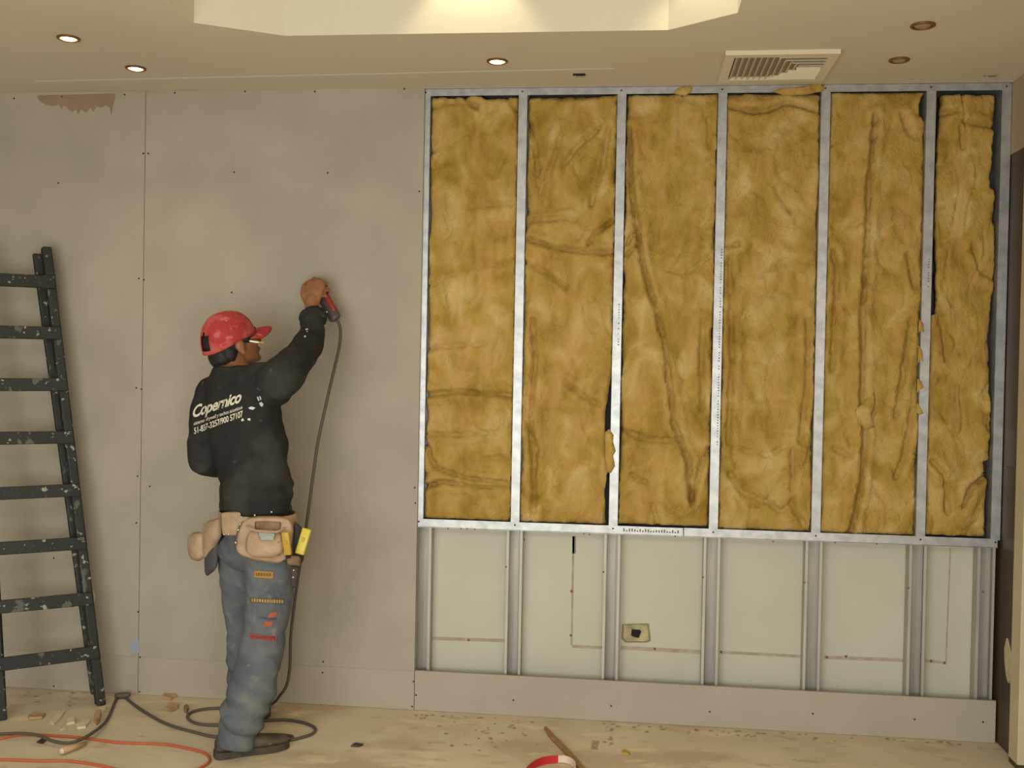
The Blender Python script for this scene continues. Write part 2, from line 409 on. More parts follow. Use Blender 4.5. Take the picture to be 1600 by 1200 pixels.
# screws of the frame
bm = NB()
def dot(bm, p, r=0.004, dpt=0.003):
    q = bmesh.ops.create_cone(bm, cap_ends=True, segments=8, radius1=r, radius2=r*0.7, depth=dpt)
    bmesh.ops.transform(bm, matrix=Matrix.Translation(Vector(p)) @ Matrix.Rotation(math.pi/2, 4, 'X'), verts=q['verts'])
for x in XS:
    dot(bm, (x-0.003, 0.0105, H-0.016)); dot(bm, (x, 0.0092, ZR+0.004))
o = obj('frame_screw', bm, M_screw, fr); o['kind'] = 'stuff'
bm = NB()
for x in XS[1:]: dot(bm, (x-0.036, 0.030, 0.62-0.012*x))
for px, py in [(742, 827), (912, 834), (921, 835), (1055, 838), (1208, 846), (1305, 848), (1370, 850), (730, 826), (720, 826), (700, 826)]:
    p = at(px, py, 0.0105); dot(bm, p, 0.0035)
o = obj('rusty_screw', bm, M_rust, fr); o['kind'] = 'stuff'
# stamped markings on the studs and track (rows of small ticks)
bm = NB()
def ticks(x, z0, z1, step=0.011):
    z = z0
    while z < z1:
        wv = random.uniform(0.003, 0.007)
        box(bm, x-wv/2, x+wv/2, 0.0128, 0.0136, z, z+0.005); z += step*random.choice((1, 1, 1, 2))
ticks(XS[3]+0.008, 1.15, 1.95); ticks(XS[2]+0.006, 1.55, 1.72); ticks(XS[5]+0.006, 1.8, 1.93)
x = 0.86
while x < 1.08:
    box(bm, x, x+0.006, 0.0100, 0.0114, ZR-0.006, ZR+random.uniform(0, 0.007)); x += 0.011
o = obj('stamped_print', bm, M_stamp, fr); o['kind'] = 'stuff'

# ---- old strips of filler on the white board and the plastered outlet hole
def strip(px0, py0, px1, py1, wd, m=M_tape):
    p, q = at(px0, py0, 0.0935), at(px1, py1, 0.0935)
    bm = NB(); d = (q-p).normalized(); n = d.cross(Vector((0, 1, 0)))
    bar(bm, p, q, n*wd, (0, 0.0012, 0)); return obj('filler_strip', bm, m, wall)
strip(664, 997, 792, 1001, 0.014); strip(894, 1010, 944, 1012, 0.012); strip(970, 1012, 1100, 1019, 0.016)
strip(1126, 1019, 1260, 1026, 0.012); strip(1288, 1027, 1420, 1032, 0.014); strip(1445, 1032, 1478, 1036, 0.012)
strip(896, 838, 893, 1008, 0.009); strip(1485, 856, 1478, 1034, 0.006); strip(897, 838, 897, 865, 0.014, M_stamp)
bm = NB()
for px, py in [(732, 1000), (893, 924), (892, 993), (1023, 1014), (1292, 1027), (1322, 1026), (1476, 1036), (1455, 1033), (1127, 1019), (818, 843)]:
    dot(bm, at(px, py, 0.0922), 0.006, 0.003)
o = obj('filled_screw_hole', bm, M_rust, wall); o['kind'] = 'stuff'
ob = thing('outlet_box', 'greenish plastered outlet box with a dark hole in the white board under the frame', 'outlet box', at(994, 989, 0.09))
corners = [(972, 975), (1014, 974), (1017, 1001), (1011, 1004), (977, 1004), (971, 998)]
hole = [(987, 983), (1000, 984), (1002, 987), (998, 997), (990, 995), (986, 993)]
bm = NB()
Lo = [bm.verts.new(at(x, y, 0.0935)) for x, y in corners]; Mi = [bm.verts.new(at(994+(x-994)*0.86, 989+(y-989)*0.86, 0.078)) for x, y in corners]
Hi = [bm.verts.new(at(x, y, 0.086)) for x, y in hole]; Dp = [bm.verts.new(at(x, y, 0.0925)) for x, y in hole]
for A, B in ((Lo, Mi), (Mi, Hi), (Hi, Dp)):
    for i in range(6): bm.faces.new((A[i], A[(i+1) % 6], B[(i+1) % 6], B[i]))
bm.faces.new(Lo[::-1]); bm.faces.new(Dp)
obj('plaster_surround', bm, M_greenp, ob)
bm = NB(); prism(bm, [at(x, y, 0.0915) for x, y in hole], (0, 0.0009, 0)); obj('cable_hole', bm, M_black, ob)

# ---- right-hand side: wall with a dark door leaf and a pale casing
rw = struct(obj('wall_right', bx(XR+0.03, XR+0.15, -7.1, 0.094, 0, H), M_rwall))
ztop = at(1593, 232, -0.1).z
struct(obj('trim_1', bx(XR, XR+0.03, -0.196, 0.09, ztop, H-0.001), M_rwall))
dr1 = struct(obj('door_1', bx(XR+0.002, XR+0.028, -0.194, 0.088, 0.004, ztop-0.004), M_door))
for zz in (0.35, 1.25): obj('door_panel', bx(XR-0.003, XR+0.003, -0.17, -0.03, zz, zz+0.75, bev=0.002), M_door, dr1)
struct(obj('trim_2', bx(XR-0.022, XR+0.03, -0.29, -0.1965, 0.02, ztop+0.03, bev=0.003), M_jamb))
struct(obj('trim_3', bx(XR-0.02, XR+0.03, -0.29, -0.1968, 0.0, 0.0195), M_door))
bm = NB(); hp = [(-0.135, .515), (-0.105, .545), (-0.085, .50), (-0.09, .46), (-0.1, .43), (-0.112, .40), (-0.135, .38), (-0.15, .395), (-0.147, .44), (-0.15, .48)]
zc = at(1575, 1035, -0.1).z-0.45
prism(bm, [(XR+0.003, y+0.0, z+zc) for y, z in hp], (-0.012, 0, 0)); 
tag(obj('foam_blob', bm, mat('cream_foam', (206, 192, 150), 0.9, col2=(190, 176, 134), scale=30, bump=0.3, bscale=60)), 'cream blob of dried foam stuck on the dark door at right', 'foam')

# ------------------------------------------------------------------ insulation batts
def crease(px_pts, depth=0.012, wd=0.010):
    return ([at(x, y, 0.03) for x, y in px_pts], depth, wd)
CRE = {
0: [crease([(668, 172), (700, 160), (745, 166)], .006), crease([(725, 145), (728, 156), (746, 166)], .009), crease([(760, 152), (790, 150), (808, 172)], .008),
    crease([(663, 545), (700, 541), (760, 538)], .008), crease([(662, 618), (710, 612), (800, 618)], .013), crease([(660, 678), (720, 680), (760, 676)], .009),
    crease([(664, 690), (680, 730), (720, 746), (796, 755)], .016), crease([(660, 762), (690, 752), (740, 760), (796, 761)], .018), crease([(760, 716), (796, 716)], .008),
    crease([(730, 322), (800, 318)], .006), crease([(664, 450), (720, 420), (800, 410)], .005)],
1: [crease([(824, 190), (836, 230), (842, 290)], .010), crease([(950, 200), (942, 260), (924, 320)], .010), crease([(936, 200), (900, 230), (880, 260)], .009),
    crease([(830, 345), (880, 340), (900, 345)], .008), crease([(826, 375), (870, 388), (905, 393), (960, 395)], .014), crease([(958, 345), (930, 365), (918, 385)], .012),
    crease([(820, 410), (850, 425), (885, 450)], .010), crease([(832, 500), (836, 560), (830, 650), (833, 760)], .016, .009), crease([(822, 600), (818, 650), (838, 700), (834, 800)], .010),
    crease([(885, 600), (920, 625), (938, 632)], .011), crease([(845, 300), (855, 280), (880, 200)], .008), crease([(826, 150), (900, 152), (960, 145)], .006)],
2: [crease([(983, 200), (986, 290), (997, 370), (1008, 430), (1024, 480), (1040, 540), (1046, 600), (1053, 660), (1075, 720), (1080, 780)], .018, .011),
    crease([(1098, 500), (1096, 560), (1098, 640)], .012), crease([(1108, 180), (1108, 230)], .008), crease([(970, 670), (1010, 688), (1060, 688)], .008),
    crease([(985, 740), (1010, 755)], .007), crease([(1080, 790), (1092, 740), (1108, 700)], .012), crease([(980, 380), (1000, 350), (998, 380), (980, 398)], .012), crease([(1040, 420), (1070, 430), (1110, 400)], .006), crease([(1020, 790), (1030, 830)], .008)],
3: [crease([(1142, 168), (1175, 174), (1200, 172), (1230, 158), (1275, 172)], .013), crease([(1138, 385), (1152, 382)], .012), crease([(1140, 400), (1144, 560), (1138, 690)], .012),
    crease([(1262, 500), (1262, 600), (1250, 690)], .012), crease([(1140, 740), (1160, 770), (1200, 785), (1220, 800), (1240, 780)], .009), crease([(1238, 700), (1238, 790), (1260, 830)], .009), crease([(1150, 700), (1200, 712), (1240, 690)], .006),
    crease([(1210, 290), (1235, 330)], .005), crease([(1190, 430), (1230, 405), (1270, 410)], .005)],
4: [crease([(1368, 180), (1358, 290), (1354, 400), (1348, 480), (1348, 560), (1346, 640), (1352, 680), (1346, 760), (1330, 830)], .019, .010),
    crease([(1410, 180), (1416, 200)], .010), crease([(1303, 390), (1308, 430), (1304, 500), (1300, 580)], .010), crease([(1424, 500), (1412, 580), (1400, 650)], .012),
    crease([(1426, 640), (1410, 720), (1400, 745)], .011), crease([(1432, 430), (1430, 450), (1420, 400)], .010), crease([(1300, 700), (1330, 712)], .007)],
5: [crease([(1500, 190), (1540, 195), (1556, 200)], .010), crease([(1466, 178), (1496, 175)], .009), crease([(1505, 790), (1520, 760), (1545, 742)], .016), crease([(1500, 200), (1506, 230)], .008),
    crease([(1456, 720), (1475, 740), (1480, 800)], .009), crease([(1520, 380), (1530, 420), (1560, 440)], .007), crease([(1468, 480), (1480, 560)], .006)],
}
def seg_dist(px, pz, a, b):
    ax, az, bx_, bz = a.x, a.z, b.x, b.z
    dx, dz = bx_-ax, bz-az; L = dx*dx+dz*dz
    t = 0 if L == 0 else max(0, min(1, ((px-ax)*dx+(pz-az)*dz)/L))
    return math.hypot(px-ax-t*dx, pz-az-t*dz)
def batt(k, label, lmar, rmar, tmar, bmar, seed, extra=None, lean=0.0):
    x0, x1 = XS[k]+0.0185, XS[k+1]-0.0185; z0, z1 = ZR+0.017, H-0.031
    nx, nz = 44, 200
    off = Vector((seed*7.3, seed*3.1, seed*5.7))
    def edge(fn, z): return fn(z) if callable(fn) else fn
    rows = []; bm = NB()
    tops = []
    for j in range(nz+1):
        v = j/nz; row = []
        zz = z0+(z1-z0)*v
        jl = 0.006*noise.noise(Vector((0, zz*14, seed)))+0.004*noise.noise(Vector((1, zz*45, seed)))
        jr = 0.006*noise.noise(Vector((5, zz*14, seed)))+0.004*noise.noise(Vector((6, zz*45, seed)))
        xa = max(x0+.0006, x0+edge(lmar, zz)+jl); xb = min(x1-.0006, x1-edge(rmar, zz)+jr)
        for i in range(nx+1):
            u = i/nx; x = xa+(xb-xa)*u
            jt = tmar+0.006*noise.noise(Vector((x*22, 3, seed)))+0.004*noise.noise(Vector((x*70, 4, seed)))
            jb = .0008+bmar+0.003*abs(1)*noise.noise(Vector((x*22, 9, seed)))
            jt = max(jt, .0006); jb = max(jb, .0006); z = (z0+jb)+(z1-jt-z0-jb)*v
            p = Vector((x, 0, z))+off
            n1 = noise.noise(p*4.0); n2 = noise.noise(Vector((p.x*11, 0, p.z*6))); n3 = noise.noise(p*26); n4 = noise.noise(p*70)
            rid = abs(noise.noise(Vector((p.x*9+n1, 2, p.z*4+n2*0.5))))
            y = 0.030-0.015*n1-0.010*n2-0.0055*n3-0.0032*n4
            y += 0.017*max(0, 1-rid/0.085)*max(0, 0.55+n2)
            e = min(u, 1-u)*(xb-xa); ev = min(v, 1-v)*(z1-z0)
            y += max(0, .35+1.6*noise.noise(Vector((x*3, 8, z*7+seed))))*0.016*math.exp(-e/0.006)+0.004*math.exp(-ev/0.005)
            for pts, dp, wd in CRE[k]:
                d = min(seg_dist(x, z, pts[q], pts[q+1]) for q in range(len(pts)-1))
                if d < 0.08:
                    d += 0.004*n3
                    y += dp*2.3*math.exp(-(d/(wd*.72))**2) - dp*0.75*math.exp(-((d-0.026)/0.018)**2)
            if extra: y = extra(x, z, y)
            y = max(y, 0.0148)
            row.append(bm.verts.new((x, min(y, 0.085), z)))
        rows.append(row)
    for j in range(nz):
        for i in range(nx): bm.faces.new((rows[j][i], rows[j][i+1], rows[j+1][i+1], rows[j+1][i]))
    # closed behind
    per = rows[0] + [rows[j][nx] for j in range(1, nz+1)] + rows[nz][:-1][::-1] + [rows[j][0] for j in range(nz-1, 0, -1)]
    bk = [bm.verts.new((v.co.x, 0.0885, v.co.z)) for v in per]; n = len(per)
    for i in range(n): bm.faces.new((per[i], bk[i], bk[(i+1) % n], per[(i+1) % n]))
    bm.faces.new(bk[::-1])
    return tag(obj('insulation_batt', bm, M_batt, None, True), label, 'insulation', 'yellow insulation batts in the steel frame')
def tuft(parent, pts, y=0.0095, th=0.014):
    """a torn flap of wool lying over the steel"""
    bm = NB(); q = [at(a, b, y) for a, b in pts]; c = sum(q, Vector())/len(q)
    back = [bm.verts.new(p) for p in q]; fr_ = [bm.verts.new(c+(p-c)*0.72+Vector((0, -th*0.55, 0))) for p in q]
    top_ = bm.verts.new(c+Vector((0, -th*0.8, 0))); n = len(q)
    bk = [bm.verts.new(p+Vector((0, 0.0008, 0))) for p in q]
    for i in range(n):
        j = (i+1) % n
        bm.faces.new((back[i], back[j], fr_[j], fr_[i])); bm.faces.new((fr_[i], fr_[j], top_)); bm.faces.new((back[j], back[i], bk[i], bk[j]))
    bm.faces.new(bk)
    return obj('loose_tuft', bm, M_batt, parent, True)
def gap(z_lo, z_hi, d, base=0.0):
    def f(z):
        if z_lo < z < z_hi:
            return base+d*math.sin(math.pi*(z-z_lo)/(z_hi-z_lo))**0.7
        return base
    return f
def zpx(x, y): return at(x, y, 0.03).z
batt(0, 'yellow insulation batt directly beside the grey drywall, with level creases near its foot', 0.002, 0.004, 0.004, 0.0, 1)
g1 = gap(zpx(950, 830), zpx(950, 730), 0.018, 0.002); g2 = gap(zpx(950, 720), zpx(950, 600), 0.022, 0.0)
b1 = batt(1, 'yellow insulation batt whose right edge curls open low down and overlaps the stud', 0.002, lambda z: g1(z)+g2(z), 0.002, 0.0, 2)
tuft(b1, [(945, 676), (952, 670), (959, 680), (958, 690), (962, 705), (958, 712), (961, 728), (955, 739), (949, 738), (945, 720)], 0.0125)
b2 = batt(2, 'yellow insulation batt with one long diagonal crease running down its middle', 0.004, 0.002, 0.0, 0.005, 3)
tuft(b2, [(1052, 146), (1060, 137), (1075, 134), (1082, 136), (1080, 144), (1070, 150)], 0.0108, 0.01)
b3 = batt(3, 'yellow insulation batt under the air vent, fairly flat with a fold near its top', 0.002, 0.002, 0.0, 0.0, 4)
tuft(b3, [(1206, 143), (1220, 138), (1245, 136), (1262, 134), (1277, 128), (1289, 130), (1287, 142), (1260, 148), (1225, 149)], 0.0108, 0.012)
g3 = gap(zpx(1445, 190), zpx(1445, 145), 0.022, 0.001)
b4 = batt(4, 'yellow insulation batt split by a long vertical crease with a loose lump halfway', 0.002, g3, 0.0, 0.0, 5)
tuft(b4, [(1335, 640), (1346, 632), (1356, 620), (1366, 612), (1368, 626), (1362, 650), (1366, 668), (1352, 672), (1340, 658)], 0.018, 0.018)
for pts in ([(1436, 498), (1443, 506), (1444, 520), (1440, 516), (1435, 520)], [(1435, 538), (1441, 548), (1443, 566), (1439, 562), (1434, 568)], [(1433, 590), (1440, 596), (1443, 606), (1438, 608), (1433, 614)], [(1433, 628), (1439, 638), (1443, 646), (1436, 648), (1431, 644)]):
    tuft(b4, pts, 0.0122, 0.006)
g4 = gap(zpx(1556, 860), zpx(1556, 740), 0.010, 0.0)
def g5(z):
    zt = zpx(1556, 742); zb = zpx(1556, 722)
    return 0.012+0.006*math.sin(z*9)+(0.018 if zt < z < zb else 0)+(0.012 if z > 2.2 else 0)
batt(5, 'narrow yellow insulation batt beside the dark door, with dark gaps around it', lambda z: 0.024+0.008*math.sin(z*5) if z > 1.7 else 0.005, g5, 0.012, 0.004, 6,
     extra=lambda x, z, y: y+(0.03 if (x > at(1540, 735, 0.03).x and zpx(1550, 745) < z < zpx(1550, 722)) else 0))

# ------------------------------------------------------------------ ceiling fittings
def disc_ring(bm, r0, r1, z0, z1, n=28):
    vs = [[bm.verts.new((r*math.cos(2*math.pi*i/n), r*math.sin(2*math.pi*i/n), z)) for i in range(n)] for r, z in ((r1, z1), (r1, z0+0.002), (r1-0.004, z0), (r0+0.002, z0), (r0, z1))]
    for a in range(5):
        A, B = vs[a], vs[(a+1) % 5]
        for i in range(n): bm.faces.new((A[i], A[(i+1) % n], B[(i+1) % n], B[i]))
def downlight(p, label, on, r=0.040, energy=6):
    t = thing('downlight', label, 'downlight', (p.x, p.y, H), 'recessed ceiling downlights')
    bm = NB(); disc_ring(bm, r*0.74, r, -0.007, 0.0); o = obj('rim', bm, M_copper, None, True); o.parent = t
    bm = NB(); ell(bm, (0, 0, -0.001), (r*0.72, r*0.72, 0.009), seg=18); o = obj('bulb', bm, M_bulb if on else M_bulboff, None, True); o.parent = t
    if on:
        l = bpy.data.lights.new('downlight_lamp', 'SPOT'); l.energy = energy; l.color = (1, 0.80, 0.52); l.spot_size = 1.5; l.spot_blend = 0.8; l.shadow_soft_size = 0.03
        lo = bpy.data.objects.new('downlight_lamp', l); C.objects.link(lo); lo.parent = t; lo.location = (0, 0, -0.03)
downlight(fl(107, 59, H), 'lit downlight farthest to the left on the ceiling', True)
downlight(fl(212, 106, H), 'lit downlight at left, close above the drywall top edge', True)
downlight(fl(777, 95, H), 'lit downlight alone between the recessed tray and the first stud bays', True)
downlight(fl(1442, 39, H), 'unlit brown downlight at right, the one farther from the wall', False)
downlight(fl(1405, 93, H), 'unlit brown downlight just right of the air vent', False, 0.037)
# wall-washing lamps recessed in the tray top
for x, y in ((0.31, -0.80), (1.09, -0.93), (-0.5, -0.93)):
    pass
def tray_lamp(x, y, label, energy):
    t = thing('tray_downlight', label, 'downlight', (x, y, H+TH), None)
    bm = NB(); disc_ring(bm, 0.03, 0.042, -0.006, 0.0); o = obj('rim', bm, M_copper, None, True); o.parent = t
    bm = NB(); ell(bm, (0, 0, -0.001), (0.029, 0.029, 0.007), seg=16); o = obj('bulb', bm, M_bulb, None, True); o.parent = t
    l = bpy.data.lights.new('tray_lamp', 'SPOT'); l.energy = energy; l.color = (1, 0.82, 0.52); l.spot_size = 1.35; l.spot_blend = 0.5; l.shadow_soft_size = 0.02
    lo = bpy.data.objects.new('tray_lamp', l); C.objects.link(lo); lo.parent = t; lo.location = (0, 0, -0.02)
tray_lamp(at(740, 0, -0.7).x, -0.80, 'lit downlight in the tray top washing the middle of its far side', 14)
tray_lamp(1.075, -0.89, 'lit downlight in the tray top washing its right chamfered side', 10)

# air vent
vx0, vx1, vy0, vy1 = 1.195, 1.600, -0.455, -0.085
vt = thing('air_vent', 'white square ceiling air vent with angled louvres, one slat loose', 'air vent', ((vx0+vx1)/2, (vy0+vy1)/2, H))
bm = NB(); fw = 0.035; zl = H-0.016
for a in ((vx0, vx1, vy0, vy0+fw), (vx0, vx1, vy1-fw, vy1), (vx0, vx0+fw, vy0+fw, vy1-fw), (vx1-fw, vx1, vy0+fw, vy1-fw)):
    box(bm, *a, zl, H)
obj('vent_frame', bm, M_vent, vt)
obj('vent_back', bx(vx0+fw, vx1-fw, vy0+fw, vy1-fw, H-0.0025, H-0.0005), mat('duct_shade', (150, 136, 112), 0.9), vt)
ix0, ix1, iy0, iy1 = vx0+fw, vx1-fw, vy0+fw, vy1-fw; ym = (iy0+iy1)/2; xd = ix0+0.145
for i in range(11):
    x = ix0+0.012+i*0.0225
    k = 0 if x < xd else (x-xd)/(ix0+0.262-xd)
    ya, yb = iy0+k*(ym-iy0), iy1-k*(iy1-ym)
    if yb-ya < 0.02: continue
    bm = NB(); bar(bm, (x, ya, H-0.010), (x, yb, H-0.010), (0.010, 0, 0.010), (0.0015, 0, -0.0015)); obj('slat', bm, M_vent, vt)
for s in (0, 1):
    for i in range(4):
        dy = 0.014+i*0.036; k = dy/(ym-iy0)
        xa = xd+k*(ix0+0.262-xd)+0.006; y = iy0+dy if s == 0 else iy1-dy
        if xa > ix1-0.02: continue
        bm = NB(); sg = 1 if s == 0 else -1
        bar(bm, (xa, y, H-0.010), (ix1, y, H-0.010), (0, 0.016, 0.012*sg), (0, -0.0012*sg, 0.0015)); obj('slat', bm, M_vent, vt)
# small hangers left in the ceiling
def clip(px, py, label, dark):
    p = fl(px, py, H); t = thing('ceiling_clip', label, 'clip', (p.x, p.y, H))
    bm = NB(); box(bm, p.x-0.024, p.x+0.024, p.y-0.012, p.y+0.012, H-0.004, H, bev=0.001); obj('plate', bm, M_black if dark else M_steel2, t)
    bm = NB(); tube(bm, [(p.x-0.016, p.y, H-0.004), (p.x-0.008, p.y-0.004, H-0.016), (p.x+0.016, p.y-0.002, H-0.012), (p.x+0.022, p.y, H-0.026)], 0.0022, 6); obj('hook', bm, M_steel2, t, True)
clip(905, 116, 'small dark metal clip hanging from the ceiling above the second insulation batt', True)
clip(1548, 117, 'small grey metal clip on the ceiling above the narrow insulation batt', False)

# ------------------------------------------------------------------ ladder
fr_ = Vector(fl(157, 1101)); fl_ = Vector(fl(3, 1124)); tr_ = at(72, 387, -0.085)
ld = thing('wooden_ladder', 'paint-spattered dark green wooden double ladder leaning by the left drywall', 'ladder', (fr_+fl_)/2)
rd = (fr_-fl_).normalized()            # along the rungs
upv = (tr_-fr_).normalized(); nrm = rd.cross(upv).normalized()
if nrm.y > 0: nrm = -nrm
wl = (fr_-fl_).length
tl_ = tr_ - rd*(wl*0.80)
def on_rail(s, right=True): return (fr_.lerp(tr_, s)) if right else (fl_.lerp(tl_, s))
bm = NB(); bar(bm, fr_, tr_, rd*0.038, nrm*0.05, bev=0.006); obj('rail', bm, M_ladder, ld)
bm = NB(); bar(bm, fl_, tl_, rd*0.034, nrm*0.05, bev=0.004); obj('rail', bm, M_ladder, ld)
ti = at(59, 397, -0.075); fi = fr_.lerp(tr_, 0.02)-rd*0.004-nrm*0.045
bm = NB(); bar(bm, fi, ti, rd*0.042, nrm*0.03, bev=0.006); obj('rear_rail', bm, M_ladder, ld)
bm = NB(); bar(bm, fl_.lerp(tl_, 0.02)+rd*0.004-nrm*0.045, tl_+rd*0.036-nrm*0.03, rd*0.042, nrm*0.03, bev=0.006); obj('rear_rail', bm, M_ladder, ld)
for py, pxr in ((443, 70), (523, 84), (603, 92), (684, 102), (766, 110), (849, 120), (934, 132), (1018, 143)):
    # where the rung meets the right rail
    best = min((abs((lambda d: 600-FPX*d.dot(UP)/d.dot(FW))(on_rail(s/400)-EYE)-py), s/400) for s in range(401))
    s = best[1]; a = on_rail(s)+nrm*0.034+rd*0.012; b = on_rail(s, False)+nrm*0.034-rd*0.012
    b.z = a.z+0.002*((py*7) % 5-2)
    bm = NB(); bar(bm, b, a, upv*0.053, nrm*0.020, bev=0.003); obj('rung', bm, M_ladder, ld)

# ------------------------------------------------------------------ the worker
A1 = math.radians(42)
EF = Vector((math.sin(A1), math.cos(A1), 0)); ER = Vector((math.cos(A1), -math.sin(A1), 0)); EU = Vector((0, 0, 1))
def rings(lst, Y=-0.47, k=1.0):
    return [(at(px, py, Y), ER*rw_*k, EF*rd_*k) for px, py, rw_, rd_ in lst]
TORSO = [(401, 799, .156, .112), (401, 791, .166, .119), (400, 778, .175, .126), (397, 748, .171, .125), (390, 705, .168, .13), (383, 665, .178, .135), (378, 630, .182, .13), (374, 604, .170, .115), (369, 584, .125, .092), (365, 572, .078, .072)]
RARM = [(at(432, 596, -.555), .080), (at(452, 578, -.47), .074), (at(470, 556, -.37), .067), (at(483, 534, -.28), .059), (at(489, 514, -.22), .053), (at(489, 497, -.185), .050)]
LARM = [(at(334, 618, -.38), .074), (at(321, 650, -.385), .064), (at(315, 690, -.39), .056), (at(317, 721, -.37), .054), (at(338, 728, -.28), .050), (at(368, 722, -.17), .044)]
def arm(bm, A, k=1.0): tube(bm, [p for p, r in A], [r*k for p, r in A], 16)
# head frame
HA, HP = math.radians(40), math.radians(20)
HC = at(362, 534, -.45)
hf = Vector((math.sin(HA)*math.cos(HP), math.cos(HA)*math.cos(HP), math.sin(HP)))
hl = Vector((-math.cos(HA), math.sin(HA), 0)); hu = hf.cross(hl)
HR = Matrix((hf, hl, hu)).transposed()
def hp(x, y, z): return HC+HR @ Vector((x, y, z))
# hand points
WR = at(487, 484, -.165)
def finger(bm, pts, r=0.0092):
    tube(bm, pts, [r, r*0.98, r*0.92, r*0.8][:len(pts)], 10)
def hand_right(bm):
    tube(bm, [at(489, 505, -.20), WR, at(488, 470, -.15)], [.030, .028, .030], 14)
    # palm
    loft(bm, [(at(487, 478, -.155), Vector((.030, 0, 0)), Vector((0, .019, .006))), (at(488, 466, -.145), Vector((.040, -.004, 0)), Vector((0, .021, .008))),
              (at(491, 453, -.138), Vector((.044, -.006, .004)), Vector((0, .020, .008))), (at(493, 444, -.130), Vector((.042, -.004, .006)), Vector((0, .018, .008))), (at(491, 436, -.120), Vector((.030, -.003, .004)), Vector((0, .015, .008)))], 16)
    # fingers wrap round the far side of the tool body, from the knuckles on the right
    finger(bm, [at(495, 446, -.130), at(492, 437, -.112), at(491, 436, -.082), at(494, 441, -.060)], .0125)       # index, along the top
    finger(bm, [at(503, 445, -.130), at(510, 443, -.108), at(509, 446, -.075), at(501, 449, -.060)], .0100)
    finger(bm, [at(505, 453, -.133), at(513, 453, -.112), at(512, 456, -.080), at(503, 458, -.064)], .0098)
    finger(bm, [at(503, 462, -.138), at(510, 463, -.118), at(510, 466, -.090), at(502, 467, -.074)], .0088)
    # thumb from the side of the palm, on the near left
    tube(bm, [at(478, 470, -.150), at(473, 459, -.137), at(475, 447, -.112), at(481, 441, -.088)], [.013, .012, .0108, .009], 10)
def hand_left(bm):
    b0 = at(372, 722, -.155)
    tube(bm, [at(360, 724, -.20), b0, b0+EF*.03], [.028, .026, .028], 12)
    loft(bm, [(b0+EF*.03, EU*.030, ER*.017), (b0+EF*.06, EU*.040, ER*.019), (b0+EF*.10, EU*.041, ER*.016)], 14)
    for q in range(4):
        base = b0+EF*.10+EU*(.030-.020*q)
        finger(bm, [base, base+EF*.03+ER*.004, base+EF*(.045+.004*(q in (1, 2)))+ER*.022, base+EF*.034+ER*.038], .0088)
    tube(bm, [b0+EF*.045+EU*.03, b0+EF*.075+EU*.052+ER*.012, b0+EF*.10+EU*.055+ER*.024], [.012, .011, .009], 10)
def head(bm):
    # skull and jaw
    ell(bm, hp(-.010, 0, .016), (.096, .077, .090), HR)
    loft(bm, [(hp(.030, 0, .03), HR @ Vector((.060, 0, 0)), HR @ Vector((0, .068, 0))), (hp(.032, 0, -.01), HR @ Vector((.062, 0, 0)), HR @ Vector((0, .067, 0))),
              (hp(.034, 0, -.045), HR @ Vector((.060, 0, 0)), HR @ Vector((0, .060, 0))), (hp(.042, 0, -.080), HR @ Vector((.050, 0, 0)), HR @ Vector((0, .046, 0))),
              (hp(.056, 0, -.104), HR @ Vector((.030, 0, 0)), HR @ Vector((0, .026, 0)))], 20)
    # nose, brow, lips, chin, ears
    tube(bm, [hp(.090, 0, .012), hp(.103, 0, -.012), hp(.112, 0, -.030)], [.010, .011, .013], 10)
    for s in (-1, 1):
        ell(bm, hp(.104, s*.011, -.034), (.010, .009, .008), HR, 10)
        ell(bm, hp(.080, s*.032, .020), (.014, .024, .008), HR, 12)
        ell(bm, hp(.070, s*.042, -.022), (.022, .018, .016), HR, 12)
        # ear: a tilted shell on the side of the head
        ell(bm, hp(-.012, s*.080, -.012), (.019, .010, .032), HR, 14)
        ell(bm, hp(-.010, s*.084, -.040), (.010, .007, .011), HR, 10)
    ell(bm, hp(.092, 0, -.056), (.012, .026, .006), HR, 12); ell(bm, hp(.091, 0, -.066), (.011, .022, .006), HR, 12)
    ell(bm, hp(.084, 0, -.094), (.016, .020, .014), HR, 12)
    # neck
    tube(bm, [hp(-.022, 0, -.03), hp(-.030, 0, -.08), at(364, 578, -.46), at(372, 604, -.47)], [.062, .060, .062, .075], 18)
HIP = [(403, 815, .150, .112), (404, 840, .158, .120), (406, 868, .150, .118)]
RLEG = [(at(418, 850, -.525), .096), (at(423, 900, -.54), .092), (at(420, 945, -.555), .086), (at(414, 985, -.565), .079), (at(404, 1040, -.585), .083), (at(394, 1080, -.60), .086), (at(384, 1108, -.612), .086), (at(375, 1134, -.618), .084), (at(371, 1152, -.618), .064), (at(371, 1162, -.618), .058)]
LLEG = [(at(376, 850, -.41), .090), (at(373, 900, -.40), .075), (at(376, 945, -.39), .066), (at(379, 985, -.385), .058), (at(379, 1040, -.375), .060), (at(382, 1085, -.36), .060), (at(384, 1112, -.35), .058)]
body = NB()
loft(body, rings([(a, b, c, d) for a, b, c, d in TORSO], k=0.84), 24)
loft(body, rings(HIP, k=0.86), 20)
arm(body, RARM, 0.66); arm(body, LARM, 0.66)
for Lg in (RLEG, LLEG): tube(body, [p for p, r in Lg], [r*(0.82-0.30*i/(len(Lg)-1)) for i, (p, r) in enumerate(Lg)], 16)
